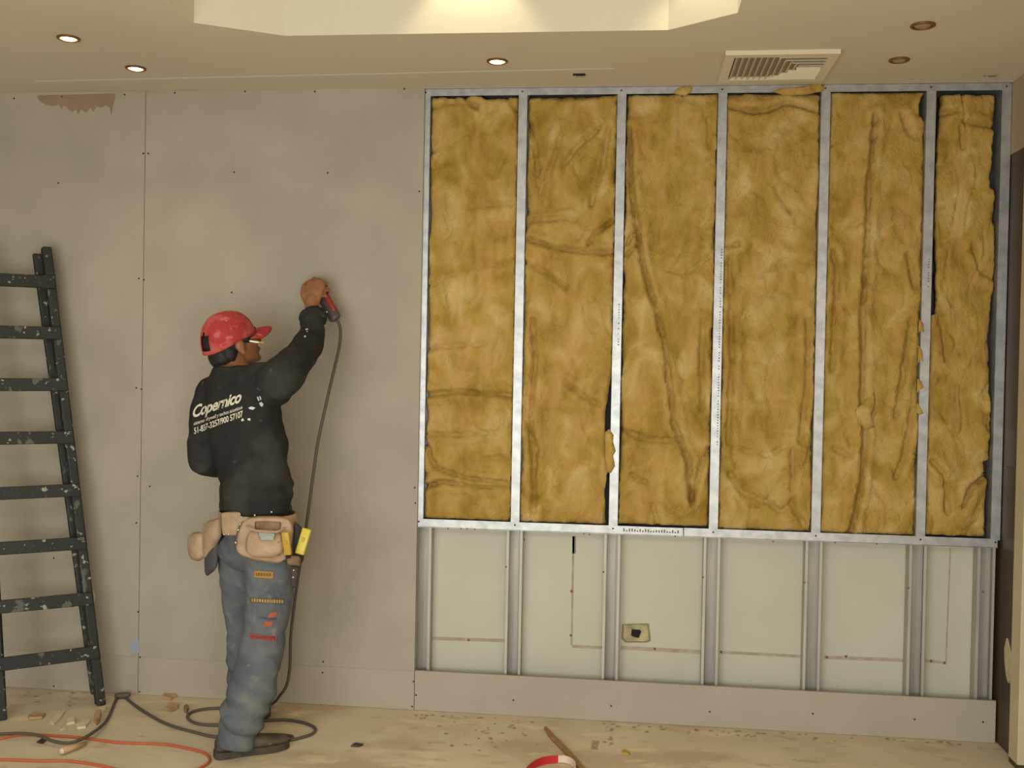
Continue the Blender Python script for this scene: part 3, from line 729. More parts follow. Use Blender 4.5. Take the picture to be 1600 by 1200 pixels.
# feet inside the shoes
head(body); hand_right(body); hand_left(body)
heel, toe = fl(335, 1185), fl(447, 1167); sd = (toe-heel).normalized(); FL = (toe-heel).length
lheel = Vector((-.595, -.385, 0)); sdl = Vector((-.06, 1, 0)).normalized()
for h_, d_, Lg in ((heel, sd, RLEG), (lheel, sdl, LLEG)):
    tube(body, [Lg[-1][0]+Vector((0, 0, .02)), h_+d_*.075+Vector((0, 0, .065)), h_+d_*.15+Vector((0, 0, .045)), h_+d_*.22+Vector((0, 0, .032))], [.026, .028, .024, .018], 12)
me = merged(body, 0.0048, 5, 0.5)
person = link('person', me, M_skin)
tag(person, 'person in red cap, black printed sweatshirt and dusty jeans, reaching up with a screw gun', 'person')
ORG = Vector((0, 0, 0))
def child(name, me, m, parent=None, label=None):
    o = link(name, me, m, None); o.parent = parent or person
    if label: o['label'] = label
    return o
def childbm(name, bm, m, parent=None, label=None, smooth=True):
    o = obj(name, bm, m, None, smooth); o.parent = parent or person
    if label: o['label'] = label
    return o
# eyes and eyebrows
for s in (-1, 1):
    bm = NB(); ell(bm, hp(.0835, s*.031, .004), (.010, .013, .008), HR, 12); e = childbm('eye', bm, M_eye)
    bm = NB(); ell(bm, hp(.0925, s*.031, .004), (.003, .0055, .0055), HR, 10); childbm('iris', bm, M_black, e)
    bm = NB(); tube(bm, [hp(.094, s*.016, .022), hp(.094, s*.032, .027), hp(.084, s*.048, .022)], [.003, .004, .003], 8); childbm('eyebrow', bm, M_hair)
bm = NB(); tube(bm, [hp(.094, -.022, -.060), hp(.1035, 0, -.0600), hp(.094, .022, -.060)], [.003, .0045, .003], 8); childbm('lips', bm, M_lip)
# sweatshirt
bm = NB(); loft(bm, rings(TORSO), 28); arm(bm, RARM); arm(bm, LARM)
ell(bm, at(412, 590, -.52), (.085, .085, .062)); ell(bm, at(345, 612, -.40), (.075, .075, .06))
ell(bm, at(433, 613, -.51), (.055, .06, .055))
# ribbed hem and rolled cuff
loft(bm, rings([(401, 800, .164, .119), (401, 791, .175, .128), (401, 783, .168, .121)]), 28)
cd = (RARM[-1][0]-RARM[-2][0]).normalized()
me = merged(bm, 0.0075, 7, 0.5)
def shirt_fold(p, n):
    a = noise.noise(Vector((p.x*7, p.y*7, p.z*13+p.x*8)))*.008+noise.noise(Vector((p.x*16, p.y*16, p.z*26-p.x*14)))*.005
    # diagonal pull lines from the raised arm to the far hip
    d = (p.z*0.8-p.x*0.9)*34+noise.noise(p*6)*2.2
    a += .0040*math.sin(d)*max(0, min(1, (p.x+.75)*4))
    z = p.z
    if z < 1.06: a += .004*math.sin(z*95+noise.noise(p*8)*3)*max(0, 1-abs(z-.98)/.09)
    return a
wrinkle(me, shirt_fold)
shirt_me = me; shirt = child('sweatshirt', me, M_shirt)
bvS = bvh_of(me)
bm = NB()
cpos = RARM[-1][0]; n_ = 26
cu = cd.cross(Vector((1, 0, .2))).normalized(); cv = cd.cross(cu)
tube(bm, [cpos+(cu*math.cos(t*2*math.pi/n_)+cv*math.sin(t*2*math.pi/n_))*.046+cd*(.004*math.sin(t*1.3)) for t in range(n_)]+[cpos+cu*.046], .0115, 8)
childbm('rolled_cuff', bm, M_shirt, shirt)
# jeans
bm = NB(); loft(bm, rings(HIP), 24)
for Lg in (RLEG, LLEG): tube(bm, [p for p, r in Lg], [r for p, r in Lg], 18)
ell(bm, at(395, 858, -.47), (.13, .12, .09))
me = merged(bm, 0.0075, 6, 0.5)
def cut_hem(me, z):
    b = bmesh.new(); b.from_mesh(me)
    bmesh.ops.bisect_plane(b, geom=b.verts[:]+b.edges[:]+b.faces[:], plane_co=(0, 0, z), plane_no=(0.12, 0.15, 1), clear_inner=True)
    b.to_mesh(me); b.free()
def jean_fold(p, n):
    a = noise.noise(Vector((p.x*8, p.y*8, p.z*10)))*.007+noise.noise(Vector((p.x*20, p.y*18, p.z*32+p.x*26)))*.005
    k = max(0, min(1, (.40-p.z)/.25))
    a += k*.0075*math.sin(p.z*70+p.x*38+noise.noise(p*7)*4)
    return a
wrinkle(me, jean_fold)
cut_hem(me, -.126)
jeans = child('jeans', me, M_jeans); bvJ = bvh_of(me)
sj = jeans.modifiers.new('cloth', 'SOLIDIFY'); sj.thickness = .004; sj.offset = -1
# shoes
def shoe(h, d, L, name_label):
    s = d.cross(Vector((0, 0, 1)))      # right of the shoe
    def sp_(x, y, z): return h+d*(x*L)+s*y+Vector((0, 0, z))
    out = [(0.0, .018), (.03, .030), (.12, .036), (.30, .034), (.45, .035), (.62, .044), (.78, .045), (.90, .036), (.97, .022), (1.0, .006)]
    poly = [(x, y) for x, y in out]+[(x, -y) for x, y in out[::-1]]
    bm = NB(); prism(bm, [sp_(x, y, .001) for x, y in poly], (0, 0, .026)); sole = bm
    bm = NB(); rr = []
    for x, wy, hz in ((.01, .022, .060), (.06, .031, .084), (.16, .034, .098), (.28, .033, .098), (.40, .034, .086), (.52, .038, .068), (.66, .042, .056), (.80, .041, .050), (.92, .031, .044), (.985, .014, .034)):
        rr.append((sp_(x, 0, .022+(hz-.022)/2), s*wy, Vector((0, 0, (hz-.022)/2+.004))))
    loft(bm, rr, 22, 2.6)
    me = merged(bm, 0.006, 4, 0.5)
    sh = child('shoe', me, M_shoe, None, name_label)
    childbm('sole', sole, M_sole, sh, smooth=False)
    bm = NB()
    for x in (.42, .49, .56):
        tube(bm, [sp_(x, -.024, .088-(x-.42)*.18), sp_(x+.01, 0, .097-(x-.42)*.2), sp_(x, .024, .088-(x-.42)*.18)], .0028, 6)
    tube(bm, [sp_(.40, .0, .1), sp_(.38, .025, .106), sp_(.44, .04, .082)], .0026, 6)
    childbm('laces', bm, M_sole, sh)
shoe(heel, sd, FL+.012, None)
shoe(lheel, sdl, .27, None)
# hair at the nape and by the ear
bm = NB()
ell(bm, hp(-.022, 0, .010), (.0905, .0785, .078), HR)
ell(bm, hp(-.064, 0, -.040), (.042, .060, .046), HR)
for s in (-1, 1):
    ell(bm, hp(.030, s*.0745, .010), (.018, .006, .028), HR, 12)
    ell(bm, hp(-.050, s*.062, -.028), (.026, .016, .036), HR, 12)
me = merged(bm, 0.005, 8); wrinkle(me, lambda p, n: .0022*noise.noise(p*70)); child('hair', me, M_hair)
# cap: crown with back opening, strap, brim
nu, nv = 48, 14; CR = (.111, .0945, .121); cb = .004     # cap base plane in head space is tilted
def cap_pt(u, v, k=1.0):
    t = u*2*math.pi; ph = v*math.pi/2
    r = math.cos(ph)**0.82
    zb = .010+.000*math.cos(t)-.026*max(0, -math.cos(t))
    return hp(-.010+CR[0]*k*r*math.cos(t), CR[1]*k*r*math.sin(t), zb*(1-math.sin(ph))+CR[2]*k*math.sin(ph))
bm = NB(); gridv = [[bm.verts.new(cap_pt(i/nu, j/nv)) for i in range(nu)] for j in range(nv)]
topv = bm.verts.new(cap_pt(0, 1))
def in_hole(i, j):
    t = ((i+.5)/nu*2*math.pi)-math.pi; z = (j+.5)/nv
    return (abs(t)/.42)**2+((z-.16)/.26)**2 < 1 and z > .10
for j in range(nv-1):
    for i in range(nu):
        if in_hole(i, j): continue
        bm.faces.new((gridv[j][i], gridv[j][(i+1) % nu], gridv[j+1][(i+1) % nu], gridv[j+1][i]))
for i in range(nu): bm.faces.new((gridv[-1][i], gridv[-1][(i+1) % nu], topv))
bmesh.ops.recalc_face_normals(bm, faces=bm.faces)
me = bpy.data.meshes.new('cap'); bm.to_mesh(me); bm.free()
for p in me.polygons: p.use_smooth = True
cap = child('cap', me, M_cap)
sm = cap.modifiers.new('thick', 'SOLIDIFY'); sm.thickness = .004; sm.offset = -1
bm = NB()      # brim: curved bill
bu, bv = 20, 8; rowsT = []
def brim(u, v, dz):
    a = (u*2-1)*1.15; inner = Vector((CR[0]*math.cos(a)-.012, CR[1]*math.sin(a)*1.0, 0)); 
    ln = .074*math.cos(a*0.98)**0.7 if abs(a*0.98) < 1.57 else 0
    q = inner+Vector((1, 0, 0))*ln*v+Vector((0, 1, 0))*(.16*math.sin(a)*.05*v)
    droop = -.017*(q.y/.09)**2-.010*v*v
    return hp(q.x, q.y, .016+droop+dz)
T = [[bm.verts.new(brim(i/bu, j/bv, .0025)) for i in range(bu+1)] for j in range(bv+1)]
B = [[bm.verts.new(brim(i/bu, j/bv, -.0015)) for i in range(bu+1)] for j in range(bv+1)]
for j in range(bv):
    for i in range(bu):
        bm.faces.new((T[j][i], T[j][i+1], T[j+1][i+1], T[j+1][i])); bm.faces.new((B[j][i], B[j+1][i], B[j+1][i+1], B[j][i+1]))
for i in range(bu):
    for j in (0, bv): bm.faces.new((T[j][i], T[j][i+1], B[j][i+1], B[j][i]))
for j in range(bv):
    for i in (0, bu): bm.faces.new((T[j][i], T[j+1][i], B[j+1][i], B[j][i]))
bmesh.ops.remove_doubles(bm, verts=bm.verts, dist=1e-5)
childbm('brim', bm, M_cap, cap)
bm = NB(); ell(bm, cap_pt(0, 1), (.008, .008, .004), HR, 10); childbm('button', bm, M_cap, cap)
# thin white stick in the mouth corner / by the cheek
bm = NB(); a = hp(.100, -.016, -.060)
p0, p1, p2 = at(391, 533, -.525), at(404, 535, -.52), at(412, 535.5, -.52)
tube(bm, [p0, p1], .0035, 10)
cg = obj('white_stick', bm, M_cig, None, True)
tag(cg, 'thin white stick held by the cheek under the red cap brim', 'stick')
bm = NB(); tube(bm, [p1, p2], .0032, 10); o = obj('tip', bm, M_amber, None, True); o.parent = cg

# ---- print on the back of the sweatshirt, laid onto the cloth
def text_mesh(s, shear=0.0, offset=0.0, spacing=1.0):
    cu_ = bpy.data.curves.new('t', 'FONT'); cu_.body = s; cu_.size = 1.0; cu_.shear = shear; cu_.offset = offset; cu_.space_character = spacing; cu_.resolution_u = 3
    o = bpy.data.objects.new('t', cu_); C.objects.link(o)
    dg = bpy.context.evaluated_depsgraph_get(); dg.update()
    me = bpy.data.meshes.new_from_object(o.evaluated_get(dg)); bpy.data.objects.remove(o); return me
def lay(me, name, bvh, m, parent, box_px, lift=0.0022, thick=0.0012):
    """box_px: bottom-left, bottom-right, top-left corners of the text in picture pixels, used to aim it at the cloth"""
    xs = [v.co.x for v in me.vertices]; ys = [v.co.y for v in me.vertices]
    x0, x1, y0, y1 = min(xs), max(xs), min(ys), max(ys); bl, br, tl2 = box_px
    bm = NB(); bm.from_mesh(me); bmesh.ops.triangulate(bm, faces=bm.faces)
    bmesh.ops.subdivide_edges(bm, edges=[e for e in bm.edges if e.calc_length() > 0.22], cuts=2)
    bmesh.ops.triangulate(bm, faces=bm.faces)
    for v in bm.verts:
        u, t = (v.co.x-x0)/(x1-x0), (v.co.y-y0)/max(1e-6, y1-y0)
        px = bl[0]+(br[0]-bl[0])*u+(tl2[0]-bl[0])*t; py = bl[1]+(br[1]-bl[1])*u+(tl2[1]-bl[1])*t
        hit = bvh.ray_cast(EYE, ray(px, py).normalized())
        if hit[0] is not None: v.co = hit[0]+hit[1]*lift
        else: v.co = at(px, py, -.45)
    r = bmesh.ops.extrude_face_region(bm, geom=bm.faces[:])
    for g in r['geom']:
        if isinstance(g, bmesh.types.BMVert):
            g.co = g.co+(g.co-EYE).normalized()*thick
    o = obj(name, bm, m, None); o.parent = parent; return o
lay(text_mesh('Copernico', 0.25, 0.028, 0.93), 'logo_print', bvS, M_print, shirt, ((301, 659), (376.5, 634.5), (303, 634)))
lay(text_mesh('sistemas drywall y techos acusticos', 0.15, 0.012, 0.95), 'small_print', bvS, M_print, shirt, ((303, 666.5), (379, 640.5), (303, 659)))
lay(text_mesh('51-837-3257/900 57107', 0.0, 0.022, 0.95), 'number_print', bvS, M_print, shirt, ((304, 678.5), (380, 651), (303.5, 668.5)))
def fleck(pts, bvh, m, parent, name, lift=.003, th=.0015):
    bm = NB(); vs = []
    for x, y in pts:
        h_ = bvh.ray_cast(EYE, ray(x, y).normalized())
        vs.append((h_[0]+h_[1]*lift) if h_[0] is not None else at(x, y, -.55))
    prism(bm, vs, (vs[0]-EYE).normalized()*th); o = obj(name, bm, m, None); o.parent = parent; return o
for pts in ([(388, 637), (393, 635), (399, 637), (395, 640), (390, 639)], [(401, 621), (403, 620), (405, 626), (403, 627)], [(405, 619), (407, 619), (408, 625), (406, 625)], [(404, 630), (408, 628), (411, 632), (409, 636), (406, 634)],
            [(387, 654), (391, 653), (392, 657), (388, 657)], [(377, 655), (380, 653), (382, 657), (378, 658)],
            [(477, 515), (481, 514), (482, 516), (478, 517)], [(475, 526), (478, 525), (478, 528), (475, 528)], [(478, 519), (482, 518), (480, 520)]):
    fleck(pts, bvS, M_print2, shirt, 'paint_fleck')
def quad_on(pts, bvh, m, parent, name, lift=.004, th=.0012):
    bm = NB(); a, b, c, d = pts[0], pts[1], pts[2], pts[-1]; n = 8; g = []
    for j in range(4):
        row = []
        for i in range(n+1):
            u, v = i/n, j/3
            x = (a[0]*(1-u)+b[0]*u)*(1-v)+(d[0]*(1-u)+c[0]*u)*v; y = (a[1]*(1-u)+b[1]*u)*(1-v)+(d[1]*(1-u)+c[1]*u)*v
            h_ = bvh.ray_cast(EYE, ray(x, y).normalized()); row.append(bm.verts.new(h_[0]+h_[1]*lift if h_[0] is not None else at(x, y, -.6)))
        g.append(row)
    for j in range(3):
        for i in range(n): bm.faces.new((g[j][i], g[j][i+1], g[j+1][i+1], g[j+1][i]))
    r = bmesh.ops.extrude_face_region(bm, geom=bm.faces[:])
    for e in r['geom']:
        if isinstance(e, bmesh.types.BMVert): e.co += (e.co-EYE).normalized()*th
    o = obj(name, bm, m, None); o.parent = parent; return o
# patches printed on the right leg of the jeans
for base, ink, pts, txt, tb in (
    (mat('orange_yellow_patch', (164, 124, 58), .8), mat('patch_brown_ink', (120, 78, 34), .8), [(399, 891), (427, 894), (426, 904), (398, 902)], None, None),
    (mat('dark_patch', (92, 74, 46), .8), mat('patch_yellow_ink', (168, 148, 88), .8), [(392, 934), (442, 936), (442, 943), (393, 941)], None, None),
    (mat('orange_square', (158, 88, 54), .8), None, [(422, 957), (433, 956), (430, 964), (417, 965)], None, None),
    (mat('orange_square_low', (158, 88, 54), .8), None, [(414, 970), (427, 970), (424, 978), (411, 979)], None, None),
    (mat('blue_bar', (66, 70, 100), .8), None, [(406, 963), (432, 966), (431, 968), (408, 966)], None, None),
    (mat('red_patch', (136, 68, 64), .8), mat('patch_red_ink', (120, 40, 42), .8), [(391, 989), (431, 995), (430, 1002), (391, 998)], None, None)):
    o = quad_on(pts, bvJ, base, jeans, 'leg_patch')
    if ink:
        xa = min(p[0] for p in pts)+3; xb = max(p[0] for p in pts)-3; ym = sum(p[1] for p in pts)/len(pts)
        bm = NB(); x = xa
        while x < xb:
            wv = random.uniform(1.5, 3.0); q = []
            yy = ym+(x-(xa+xb)/2)*.06
            for dx, dy in ((0, -2.4), (wv, -2.4), (wv, 2.4), (0, 2.4)):
                h_ = bvJ.ray_cast(EYE, ray(x+dx, yy+dy).normalized()); q.append(h_[0]+h_[1]*.0056 if h_[0] is not None else at(x, yy, -.6))
            prism(bm, q, (q[0]-EYE).normalized()*.001); x += wv+1.4
        o2 = obj('patch_ink', bm, ink, None); o2.parent = o; o2['kind'] = 'stuff'

# ------------------------------------------------------------------ tool belt and what is in it
tb = thing('tool_belt', 'tan suede tool belt with riveted pouches worn over the jeans', 'tool belt', at(403, 830, -.47))
def part(name, bm, m, parent=tb, smooth=True): return obj(name, bm, m, parent, smooth)
bm = NB()
def band(bm, lst, th, n=40, kk=1.0):
    R_ = rings(lst); vs = []
    for c, u, v in R_:
        for k in (1.0, 1.0+th/0.16):
            vs.append([bm.verts.new(c+u*k*math.cos(2*math.pi*i/n)+v*k*math.sin(2*math.pi*i/n)) for i in range(n)])
    m_ = len(R_)
    for j in range(m_-1):
        for i in range(n):
            q = (i+1) % n
            bm.faces.new((vs[2*j+1][i], vs[2*j+1][q], vs[2*j+3][q], vs[2*j+3][i])); bm.faces.new((vs[2*j][i], vs[2*j+2][i], vs[2*j+2][q], vs[2*j][q]))
    for j in (0, m_-1):
        for i in range(n):
            q = (i+1) % n; bm.faces.new((vs[2*j][i], vs[2*j][q], vs[2*j+1][q], vs[2*j+1][i]))
band(bm, [(402, 799, .171, .130), (402.5, 808, .173, .132), (403, 820, .174, .133)], .005)
part('waistband', bm, M_suede)
# flap at the back
bm = NB(); pad(bm, at(344, 800, -.575), at(378, 799, -.615), at(370, 838, -.615), at(347, 837, -.585), .005, .003, out=(0, -1, 0)); part('back_flap', bm, M_suede)
# big right pouch
bm = NB(); pad(bm, at(376, 806, -.635), at(462, 806, -.640), at(450, 886, -.685), at(362, 868, -.665), .012, .012, out=(0, -1, 0), corner=.6); part('pouch_back', bm, M_suede)
bm = NB(); pad(bm, at(386, 826, -.668), at(444, 828, -.672), at(442, 872, -.72), at(382, 872, -.712), .03, .022, out=(0, -1, 0), corner=.8); pk = part('pouch_pocket', bm, M_suede)
bm = NB(); tube(bm, smooth_path([at(386, 822, -.672), at(396, 828, -.70), at(414, 831, -.712), at(432, 831, -.706), at(444, 826, -.675)], 4), .0045, 8); part('pocket_rim', bm, M_suede)
bm = NB(); pad(bm, at(398, 814, -.655), at(440, 815, -.655), at(438, 830, -.664), at(398, 828, -.664), .006, .002, out=(0, -1, 0)); part('pocket_lining', bm, M_suede2)
# small holder at right
bm = NB(); pad(bm, at(446, 867, -.655), at(471, 868, -.640), at(469, 885, -.640), at(449, 883, -.660), .025, .008, out=(0, -1, 0)); part('tool_holder', bm, M_suede2)
bm = NB(); pad(bm, at(459, 812, -.60), at(478, 830, -.56), at(474, 880, -.56), at(458, 880, -.60), .02, .004, out=(.5, -1, 0)); part('side_pouch', bm, mat('dark_pouch', (64, 60, 58), .8))
bm = NB(); pad(bm, at(456, 884, -.645), at(467, 884, -.635), at(463, 918, -.64), at(454, 918, -.65), .008, .002, out=(0, -1, 0)); part('hanging_strap', bm, M_sole)
# left pouches
bm = NB(); pad(bm, at(321, 815, -.40), at(346, 808, -.52), at(342, 838, -.535), at(322, 882, -.44), .035, .012, out=(-.6, -1, 0)); part('left_pouch', bm, M_suede)
bm = NB(); pad(bm, at(296, 832, -.36), at(320, 830, -.45), at(318, 876, -.46), at(302, 877, -.37), .035, .014, out=(-.6, -1, 0), corner=.6); part('left_pouch', bm, M_suede2 if False else M_suede)
bm = NB(); pad(bm, at(321, 862, -.43), at(342, 836, -.50), at(338, 890, -.50), at(322, 902, -.44), .02, .006, out=(-.6, -1, 0)); part('hammer_loop', bm, mat('dark_loop', (74, 72, 72), .8))
# rivets
bm = NB()
for px, py, Y in [(377, 808, -.648), (375, 819, -.652), (372, 828, -.655), (368, 848, -.672), (350, 835, -.596), (357, 835, -.603), (398, 805, -.642), (424, 800, -.646), (459, 891, -.648), (458, 902, -.649)]:
    ell(bm, at(px, py, Y), (.0042, .003, .0042), None, 8)
o = part('rivet', bm, M_chrome); o['kind'] = 'stuff'
# tape roll in the pocket
bm = NB(); pad(bm, at(402, 831, -.716), at(431, 833, -.718), at(428, 845, -.736), at(406, 844, -.734), .006, .003, out=(0, -1, 0)); 
tag(obj('grey_rag', bm, M_greybox, None, True), 'grey green rag showing at the mouth of the tan pouch', 'rag')
def knife(label, a, b, Y0, Y1, wd, m):
    p, q = at(*a, Y0), at(*b, Y1); t = thing('utility_knife', label, 'utility knife', p, 'yellow utility knives in the tool belt')
    d = (q-p).normalized(); s = d.cross(Vector((0, 1, 0))).normalized(); n = s.cross(d)
    bm = NB(); bar(bm, p, q, s*wd, n*.016, bev=.004); obj('handle', bm, m, t, True)
    bm = NB(); c = p.lerp(q, .35); bar(bm, c-n*.009*(1 if n.y > 0 else -1), c.lerp(q, .25)-n*.009*(1 if n.y > 0 else -1), s*wd*.3, n*.005, bev=.001); obj('slider', bm, M_amber, t)
    bm = NB(); bar(bm, q, q+d*.012, s*wd*.6, n*.006); obj('blade_end', bm, M_black, t)
knife('bright yellow utility knife sticking out past the right side of the tool belt', (480, 826), (468, 866), -.63, -.648, .034, M_yellow)
knife('amber yellow utility knife tucked against the tan pouch', (446, 831), (450, 867), -.70, -.69, .028, M_amber)

# ------------------------------------------------------------------ screw gun and its cord
gun = thing('screw_gun', 'dark corded screw gun with red side held up against the drywall', 'screw gun', at(500, 450, -.1))
gc = at(496, 449, -.10); gd = Vector((0.02, 1, 0.02)).normalized(); gu = Vector((0, -.02, 1)); gr = gd.cross(gu)
hd0 = at(499, 456, -.085); hd1 = at(524, 497, -.115)
hv = (hd1-hd0).normalized(); hs = hv.cross(Vector((0, 1, 0))).normalized()
bm = NB()
loft(bm, [(gc-gd*.018, gr*.018, gu*.018), (gc-gd*.010, gr*.026, gu*.027), (gc+gd*.02, gr*.029, gu*.031), (gc+gd*.048, gr*.026, gu*.028), (gc+gd*.058, gr*.018, gu*.018)], 20)
loft(bm, [(hd0, hs*.026, Vector((0, .022, 0))), (hd0.lerp(hd1, .4), hs*.025, Vector((0, .021, 0))), (hd0.lerp(hd1, .75), hs*.027, Vector((0, .023, 0))), (hd1, hs*.027, Vector((0, .024, 0))), (hd1+hv*.010, hs*.018, Vector((0, .016, 0)))], 18)
me = merged(bm, .004, 3); o = link('gun_body', me, M_gun, gun)
bm = NB(); off = hs*(.014 if hs.x > 0 else -.014)+Vector((0, -.010, .002))
tube(bm, [hd0.lerp(hd1, .05)+off, hd0.lerp(hd1, .4)+off, hd0.lerp(hd1, .78)+off], [.014, .015, .013], 12); obj('red_shell', bm, M_gunred, gun, True)
bm = NB(); tp = gc+gd*.055; loft(bm, [(tp, gr*.013, gu*.013), (tp+gd*.018, gr*.011, gu*.011), (tp+gd*.024, gr*.006, gu*.006)], 14); obj('nose_cone', bm, M_sole, gun, True)
bm = NB(); tube(bm, [tp+gd*.022, Vector(((tp+gd*.022).x, -.0035, (tp+gd*.022).z))], .0028, 8); obj('bit', bm, M_chrome, gun, True)
bm = NB(); bar(bm, gc+gd*.012-gu*.030, gc+gd*.024-gu*.046, gr*.012, gd*.010, bev=.002); obj('trigger', bm, M_black, gun)
ell_ = NB(); ell(ell_, hd0.lerp(hd1, .72)-Vector((0, .024, 0))-hs*.012*(1 if hs.x > 0 else -1), (.004, .003, .004), None, 8); obj('screw_cap', ell_, M_print2, gun)
cz = .006
path = [at(527, 500, -.115), at(531, 510, -.12), at(532, 525, -.13), at(529, 548, -.15), at(521, 582, -.18), at(509, 634, -.21), at(497, 690, -.24), at(490, 738, -.26), at(483, 790, -.28), at(476, 840, -.29), at(466, 900, -.29), at(458, 960, -.28), at(454, 1000, -.27), at(453, 1040, -.25), at(448, 1070, -.23), at(438, 1086, -.21)]
flo = [(424, 1100), (395, 1104), (352, 1106), (320, 1108), (299, 1113), (293, 1121), (306, 1130), (335, 1133), (375, 1130), (415, 1126), (450, 1125), (480, 1131), (493, 1139), (485, 1148), (455, 1156), (425, 1158)]
CRX = {(159, 1134): .018, (140, 1148): .023, (120, 1158): .021, (100, 1161): .018, (80, 1157): .020, (60, 1149): .023, (35, 1146): .022, (0, 1147): .012}
flo2 = [(400, 1160), (345, 1152), (300, 1143), (260, 1131), (227, 1113), (207, 1099), (196, 1090), (187, 1087), (181, 1094), (170, 1120), (159, 1134), (140, 1148), (120, 1158), (100, 1161), (80, 1157), (60, 1149), (35, 1146), (0, 1147), (-50, 1151)]
path += [fl(x, y, cz) for x, y in flo]
q = [fl(x, y, CRX.get((x, y), cz)) for x, y in flo2]
# between the feet the cord runs flat on the floor, clear of the shoe
q[0] = Vector((-.50, -.40, cz)); path[-1] = Vector((-.40, -.40, cz))
bm = NB(); tube(bm, smooth_path(path+q, 6), .0062, 10); obj('power_cord', bm, M_cord, gun, True)
bm = NB(); a = fl(190, 1087, .012); tube(bm, [a+Vector((-.02, -.005, 0)), a, a+Vector((.028, .003, .004))], [.010, .014, .011], 10); obj('cord_plug', bm, M_cord, gun, True)
# orange cord
oc = [(-60, 1162), (0, 1154), (25, 1149), (50, 1148), (90, 1150), (130, 1153), (165, 1158), (190, 1160.5), (255, 1163), (290, 1169), (315, 1175), (326, 1182), (327, 1190), (318, 1197), (295, 1207), (240, 1213), (190, 1204), (150, 1195), (105, 1189), (60, 1189), (0, 1187), (-60, 1188)]
bm = NB(); tube(bm, smooth_path([fl(x, y, .005) for x, y in oc], 6), .0052, 10)
tag(obj('extension_cord', bm, M_orange, None, True), 'orange extension cord looping over the dusty floor behind the shoe heel', 'cord')

# ------------------------------------------------------------------ debris on the floor
def scrap(name, label, cat, pts, th, m, group=None, tilt=0.0, seed=0, curl=0.0):
    """a torn flat piece lying on the floor, outline in floor points"""
    rnd = random.Random(seed); P3 = [fl(x, y, 0.0) for x, y in pts]; c = sum(P3, Vector())/len(P3)
    bm = NB(); n = len(P3)
    lo = [bm.verts.new(p+Vector((0, 0, .0006+curl*((p-c).length/.05)**2*abs(math.sin(i*1.7))))) for i, p in enumerate(P3)]
    hi = [bm.verts.new(c+(v.co-c)*.94+Vector((0, 0, th*rnd.uniform(.8, 1.2)))) for v in lo]
    for v in hi: v.co.z = max(v.co.z, .002)
    ct = bm.verts.new(c+Vector((0, 0, th*1.15))); cb = bm.verts.new(c+Vector((0, 0, .0006)))
    for i in range(n):
        j = (i+1) % n
        bm.faces.new((lo[i], lo[j], hi[j], hi[i])); bm.faces.new((hi[i], hi[j], ct)); bm.faces.new((lo[j], lo[i], cb))
    return tag(obj(name, bm, m), label, cat, group)
G = 'scraps on the floor at the ladder foot'
scrap('cardboard_scrap', 'pinkish torn scrap with dark underside, nearest the left ladder foot', 'scrap', [(44, 1120), (54, 1116), (66, 1120), (72, 1118), (66, 1124), (45, 1126)], .010, M_card, G, seed=1, curl=.004)
scrap('plaster_scrap', 'long pale sliver of board slanting on the floor among the scraps', 'scrap', [(90, 1114), (102, 1113), (96, 1122), (84, 1134), (78, 1131)], .008, M_chip, G, seed=2)
scrap('plaster_scrap', 'flat pale board flake, the middle scrap of the group by the ladder', 'scrap', [(104, 1125), (116, 1123), (117, 1131), (104, 1134)], .010, M_chip, G, seed=3)
scrap('plaster_scrap', 'small pale flake with dark edge, just left of the orange scrap', 'scrap', [(118, 1134), (130, 1127), (142, 1127), (134, 1138), (121, 1140)], .009, M_chip, G, seed=4)
scrap('cardboard_scrap', 'bright orange cardboard scrap standing where the black cord passes the ladder foot', 'scrap', [(146, 1127), (150, 1118), (158, 1117), (156, 1130), (151, 1134)], .022, M_card, G, seed=5)
scrap('cardboard_scrap', 'small curled paper bit right at the foot of the right ladder rail', 'scrap', [(154, 1112), (164, 1108), (165, 1114), (157, 1119)], .014, M_chip, G, seed=6)
scrap('plaster_scrap', 'thin grey crumb lying close under the pale slanting sliver', 'scrap', [(94, 1142), (100, 1137), (104, 1140), (97, 1144)], .006, M_chip, G, seed=7)
scrap('dust_clump', 'dark grey dust clump between the two orange cord strands', 'scrap', [(57, 1161), (66, 1156), (73, 1158), (66, 1163)], .006, M_sole, G, seed=8)
scrap('cardboard_scrap', 'yellowish cardboard scrap propped against the drywall foot', 'scrap', [(252, 1092), (260, 1084), (272, 1083), (276, 1090), (266, 1095)], .013, M_card, 'scraps against the drywall foot', seed=9)
scrap('cardboard_scrap', 'peach torn cardboard scrap lying just left of the cord loop', 'scrap', [(257, 1108), (264, 1101), (280, 1102), (278, 1108), (266, 1113)], .008, M_card, 'scraps against the drywall foot', seed=10, curl=.004)
scrap('metal_clip', 'small dark brown clip touching the left end of the cord loop', 'clip', [(287, 1108), (291, 1105), (295, 1109), (292, 1116), (288, 1114)], .014, M_suede2, seed=11)
scrap('paper_bit', 'tiny dark folded paper bit alone on the bare middle floor', 'scrap', [(548, 1167), (555, 1163), (568, 1165), (560, 1168)], .007, M_sole, seed=12)
scrap('yellow_chip', 'small yellow chip alone on the floor right of the wooden strip', 'scrap', [(971, 1174), (976, 1172), (985, 1178), (982, 1180), (973, 1178)], .005, M_amber, seed=13)
scrap('grey_label', 'small grey rectangular scuffed label on the floor near the low board', 'label', [(925, 1157), (936, 1158), (933, 1172), (923, 1171)], .0015, mat('scuffed_grey', (146, 132, 112), .8, col2=(180, 162, 132), scale=60), seed=14)
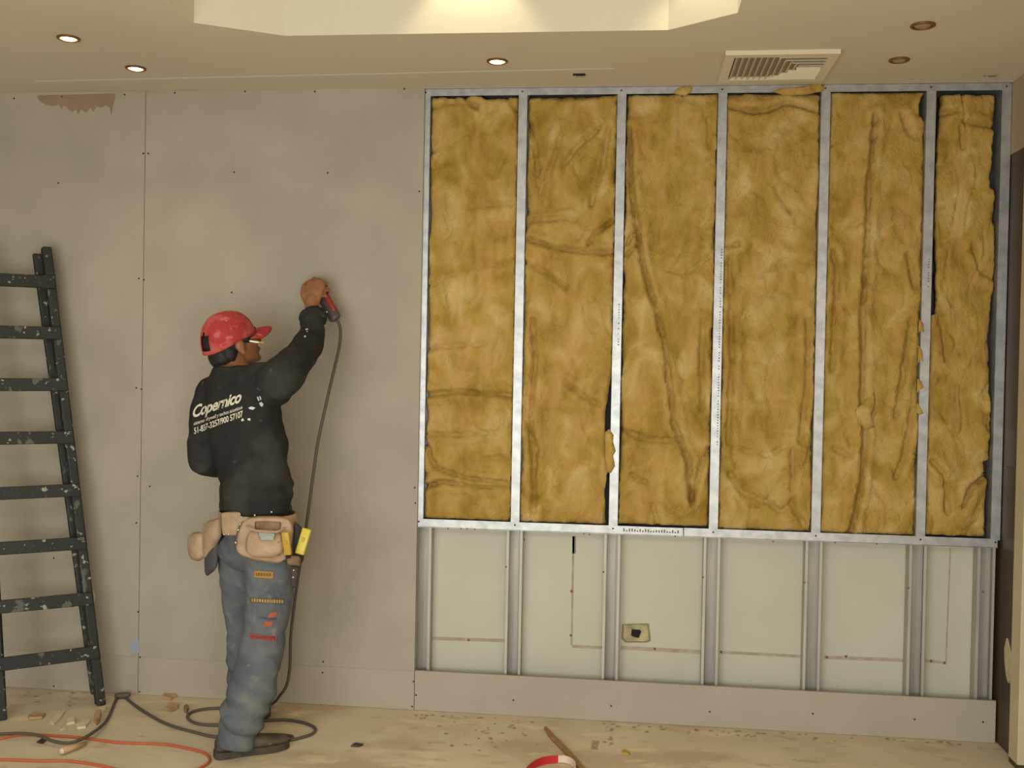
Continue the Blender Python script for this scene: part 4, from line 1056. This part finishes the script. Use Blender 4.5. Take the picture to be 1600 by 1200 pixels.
# roll of cardboard under the black cord
p, q = fl(97, 1174, .016), fl(134, 1162, .012)
t = thing('cardboard_roll', 'rolled tan cardboard tube lying under the black cord', 'roll', Vector((p.x, p.y, 0)))
bm = NB(); d = (q-p).normalized(); s = d.cross(Vector((0, 0, 1)))
N = 18; prof = []
for i in range(N*2):
    a = i/N*2*math.pi*0.95; r = .0145-.004*i/(N*2); prof.append((r*math.cos(a), r*math.sin(a)))
inner = [(x*.86, y*.86) for x, y in prof]
vs = [[bm.verts.new(c+s*x*k+Vector((0, 0, y*k+.001))) for x, y in pr] for c, k in ((p, 1.0), (q, .55)) for pr in (prof, inner)]
for i in range(len(prof)-1):
    bm.faces.new((vs[0][i], vs[0][i+1], vs[2][i+1], vs[2][i])); bm.faces.new((vs[1][i], vs[3][i], vs[3][i+1], vs[1][i+1]))
    bm.faces.new((vs[0][i], vs[1][i], vs[1][i+1], vs[0][i+1])); bm.faces.new((vs[2][i], vs[2][i+1], vs[3][i+1], vs[3][i]))
obj('rolled_sheet', bm, M_card, t, True)
bm = NB(); ell(bm, p+Vector((0, 0, .001)), (.011, .007, .011), None, 10); obj('torn_end', bm, M_chip, t, True)
# wooden strip and red tape loop
bm = NB(); pp = [fl(852, 1137, .006), fl(862, 1150, .006), fl(880, 1168, .006), fl(894, 1183, .006), fl(910, 1202, .006), fl(930, 1225, .006)]
ws = []
for i, c in enumerate(pp):
    d = (pp[min(i+1, 5)]-pp[max(i-1, 0)]).normalized(); s = d.cross(Vector((0, 0, 1)))
    ws.append((c, s*(.006 if i == 0 else .0125), Vector((0, 0, .0055))))
loft(bm, ws, 12, 4); tag(obj('wood_strip', bm, M_wood), 'long narrow raw wood strip slanting across the floor to the low board', 'wood strip')
t = thing('red_band', 'red plastic band with clear end curling up beside the wooden strip', 'band', fl(850, 1192))
def ribbon(pts, wd, th=.0015):
    bm = NB(); P3 = [Vector(p) for p in pts]
    rows_ = []
    for i, c in enumerate(P3):
        d = (P3[min(i+1, len(P3)-1)]-P3[max(i-1, 0)]).normalized(); s = d.cross(Vector((0, 0, 1))).normalized()
        rows_.append([bm.verts.new(c+Vector((0, 0, a*wd/2))+s*b*th) for a, b in ((-1, -1), (1, -1), (1, 1), (-1, 1))])
    for i in range(len(rows_)-1):
        for k in range(4): bm.faces.new((rows_[i][k], rows_[i][(k+1) % 4], rows_[i+1][(k+1) % 4], rows_[i+1][k]))
    bm.faces.new(rows_[0]); bm.faces.new(rows_[-1][::-1]); return bm
rz = .016
arc = smooth_path([fl(818, 1216, rz), fl(824, 1204, rz), fl(836, 1194, rz), fl(852, 1188, rz), fl(872, 1186, rz)], 5)
obj('red_length', ribbon(arc, .028), M_red, t)
arc2 = smooth_path([fl(872, 1186, rz), fl(882, 1186, rz), fl(891, 1189, rz), fl(898, 1196, rz), fl(899, 1206, rz)], 5)
obj('clear_length', ribbon(arc2, .026), M_clear, t)
# dark scuffs and crumbs along the low board: uncountable grit
bm = NB(); rnd = random.Random(3)
spots = [(770+rnd.gauss(0, 45), 1150+rnd.gauss(0, 14)) for _ in range(40)] + [(rnd.uniform(640, 1500), 0) for _ in range(70)] + [(rnd.uniform(20, 130), rnd.uniform(1078, 1108)) for _ in range(12)] + [(rnd.uniform(900, 960), rnd.uniform(1135, 1165)) for _ in range(20)]
for x, y in spots:
    base = 1112+(x-645)*.0533
    if y == 0: y = base+abs(rnd.gauss(4, 5))
    if x > 640 and y < base+3: y = base+3+rnd.random()*4
    if x > 1530 or 840 < x < 940: continue
    c = fl(x, y, .001); r = rnd.uniform(.002, .0065)
    n = 6; a0 = rnd.random()*6
    vs = [c+Vector((r*rnd.uniform(.6, 1.3)*math.cos(a0+i*6.283/n)*1.6, r*rnd.uniform(.6, 1.3)*math.sin(a0+i*6.283/n), 0)) for i in range(n)]
    if max(v.y for v in vs) > -.004: continue
    prism(bm, vs, (0, 0, rnd.uniform(.0012, .003)))
tag(obj('floor_grit', bm, mat('grey_grit', (170, 152, 122), .9, col2=(134, 118, 94), scale=40)), 'scattered grey grit and crumbs along the foot of the wall', 'debris', kind='stuff')
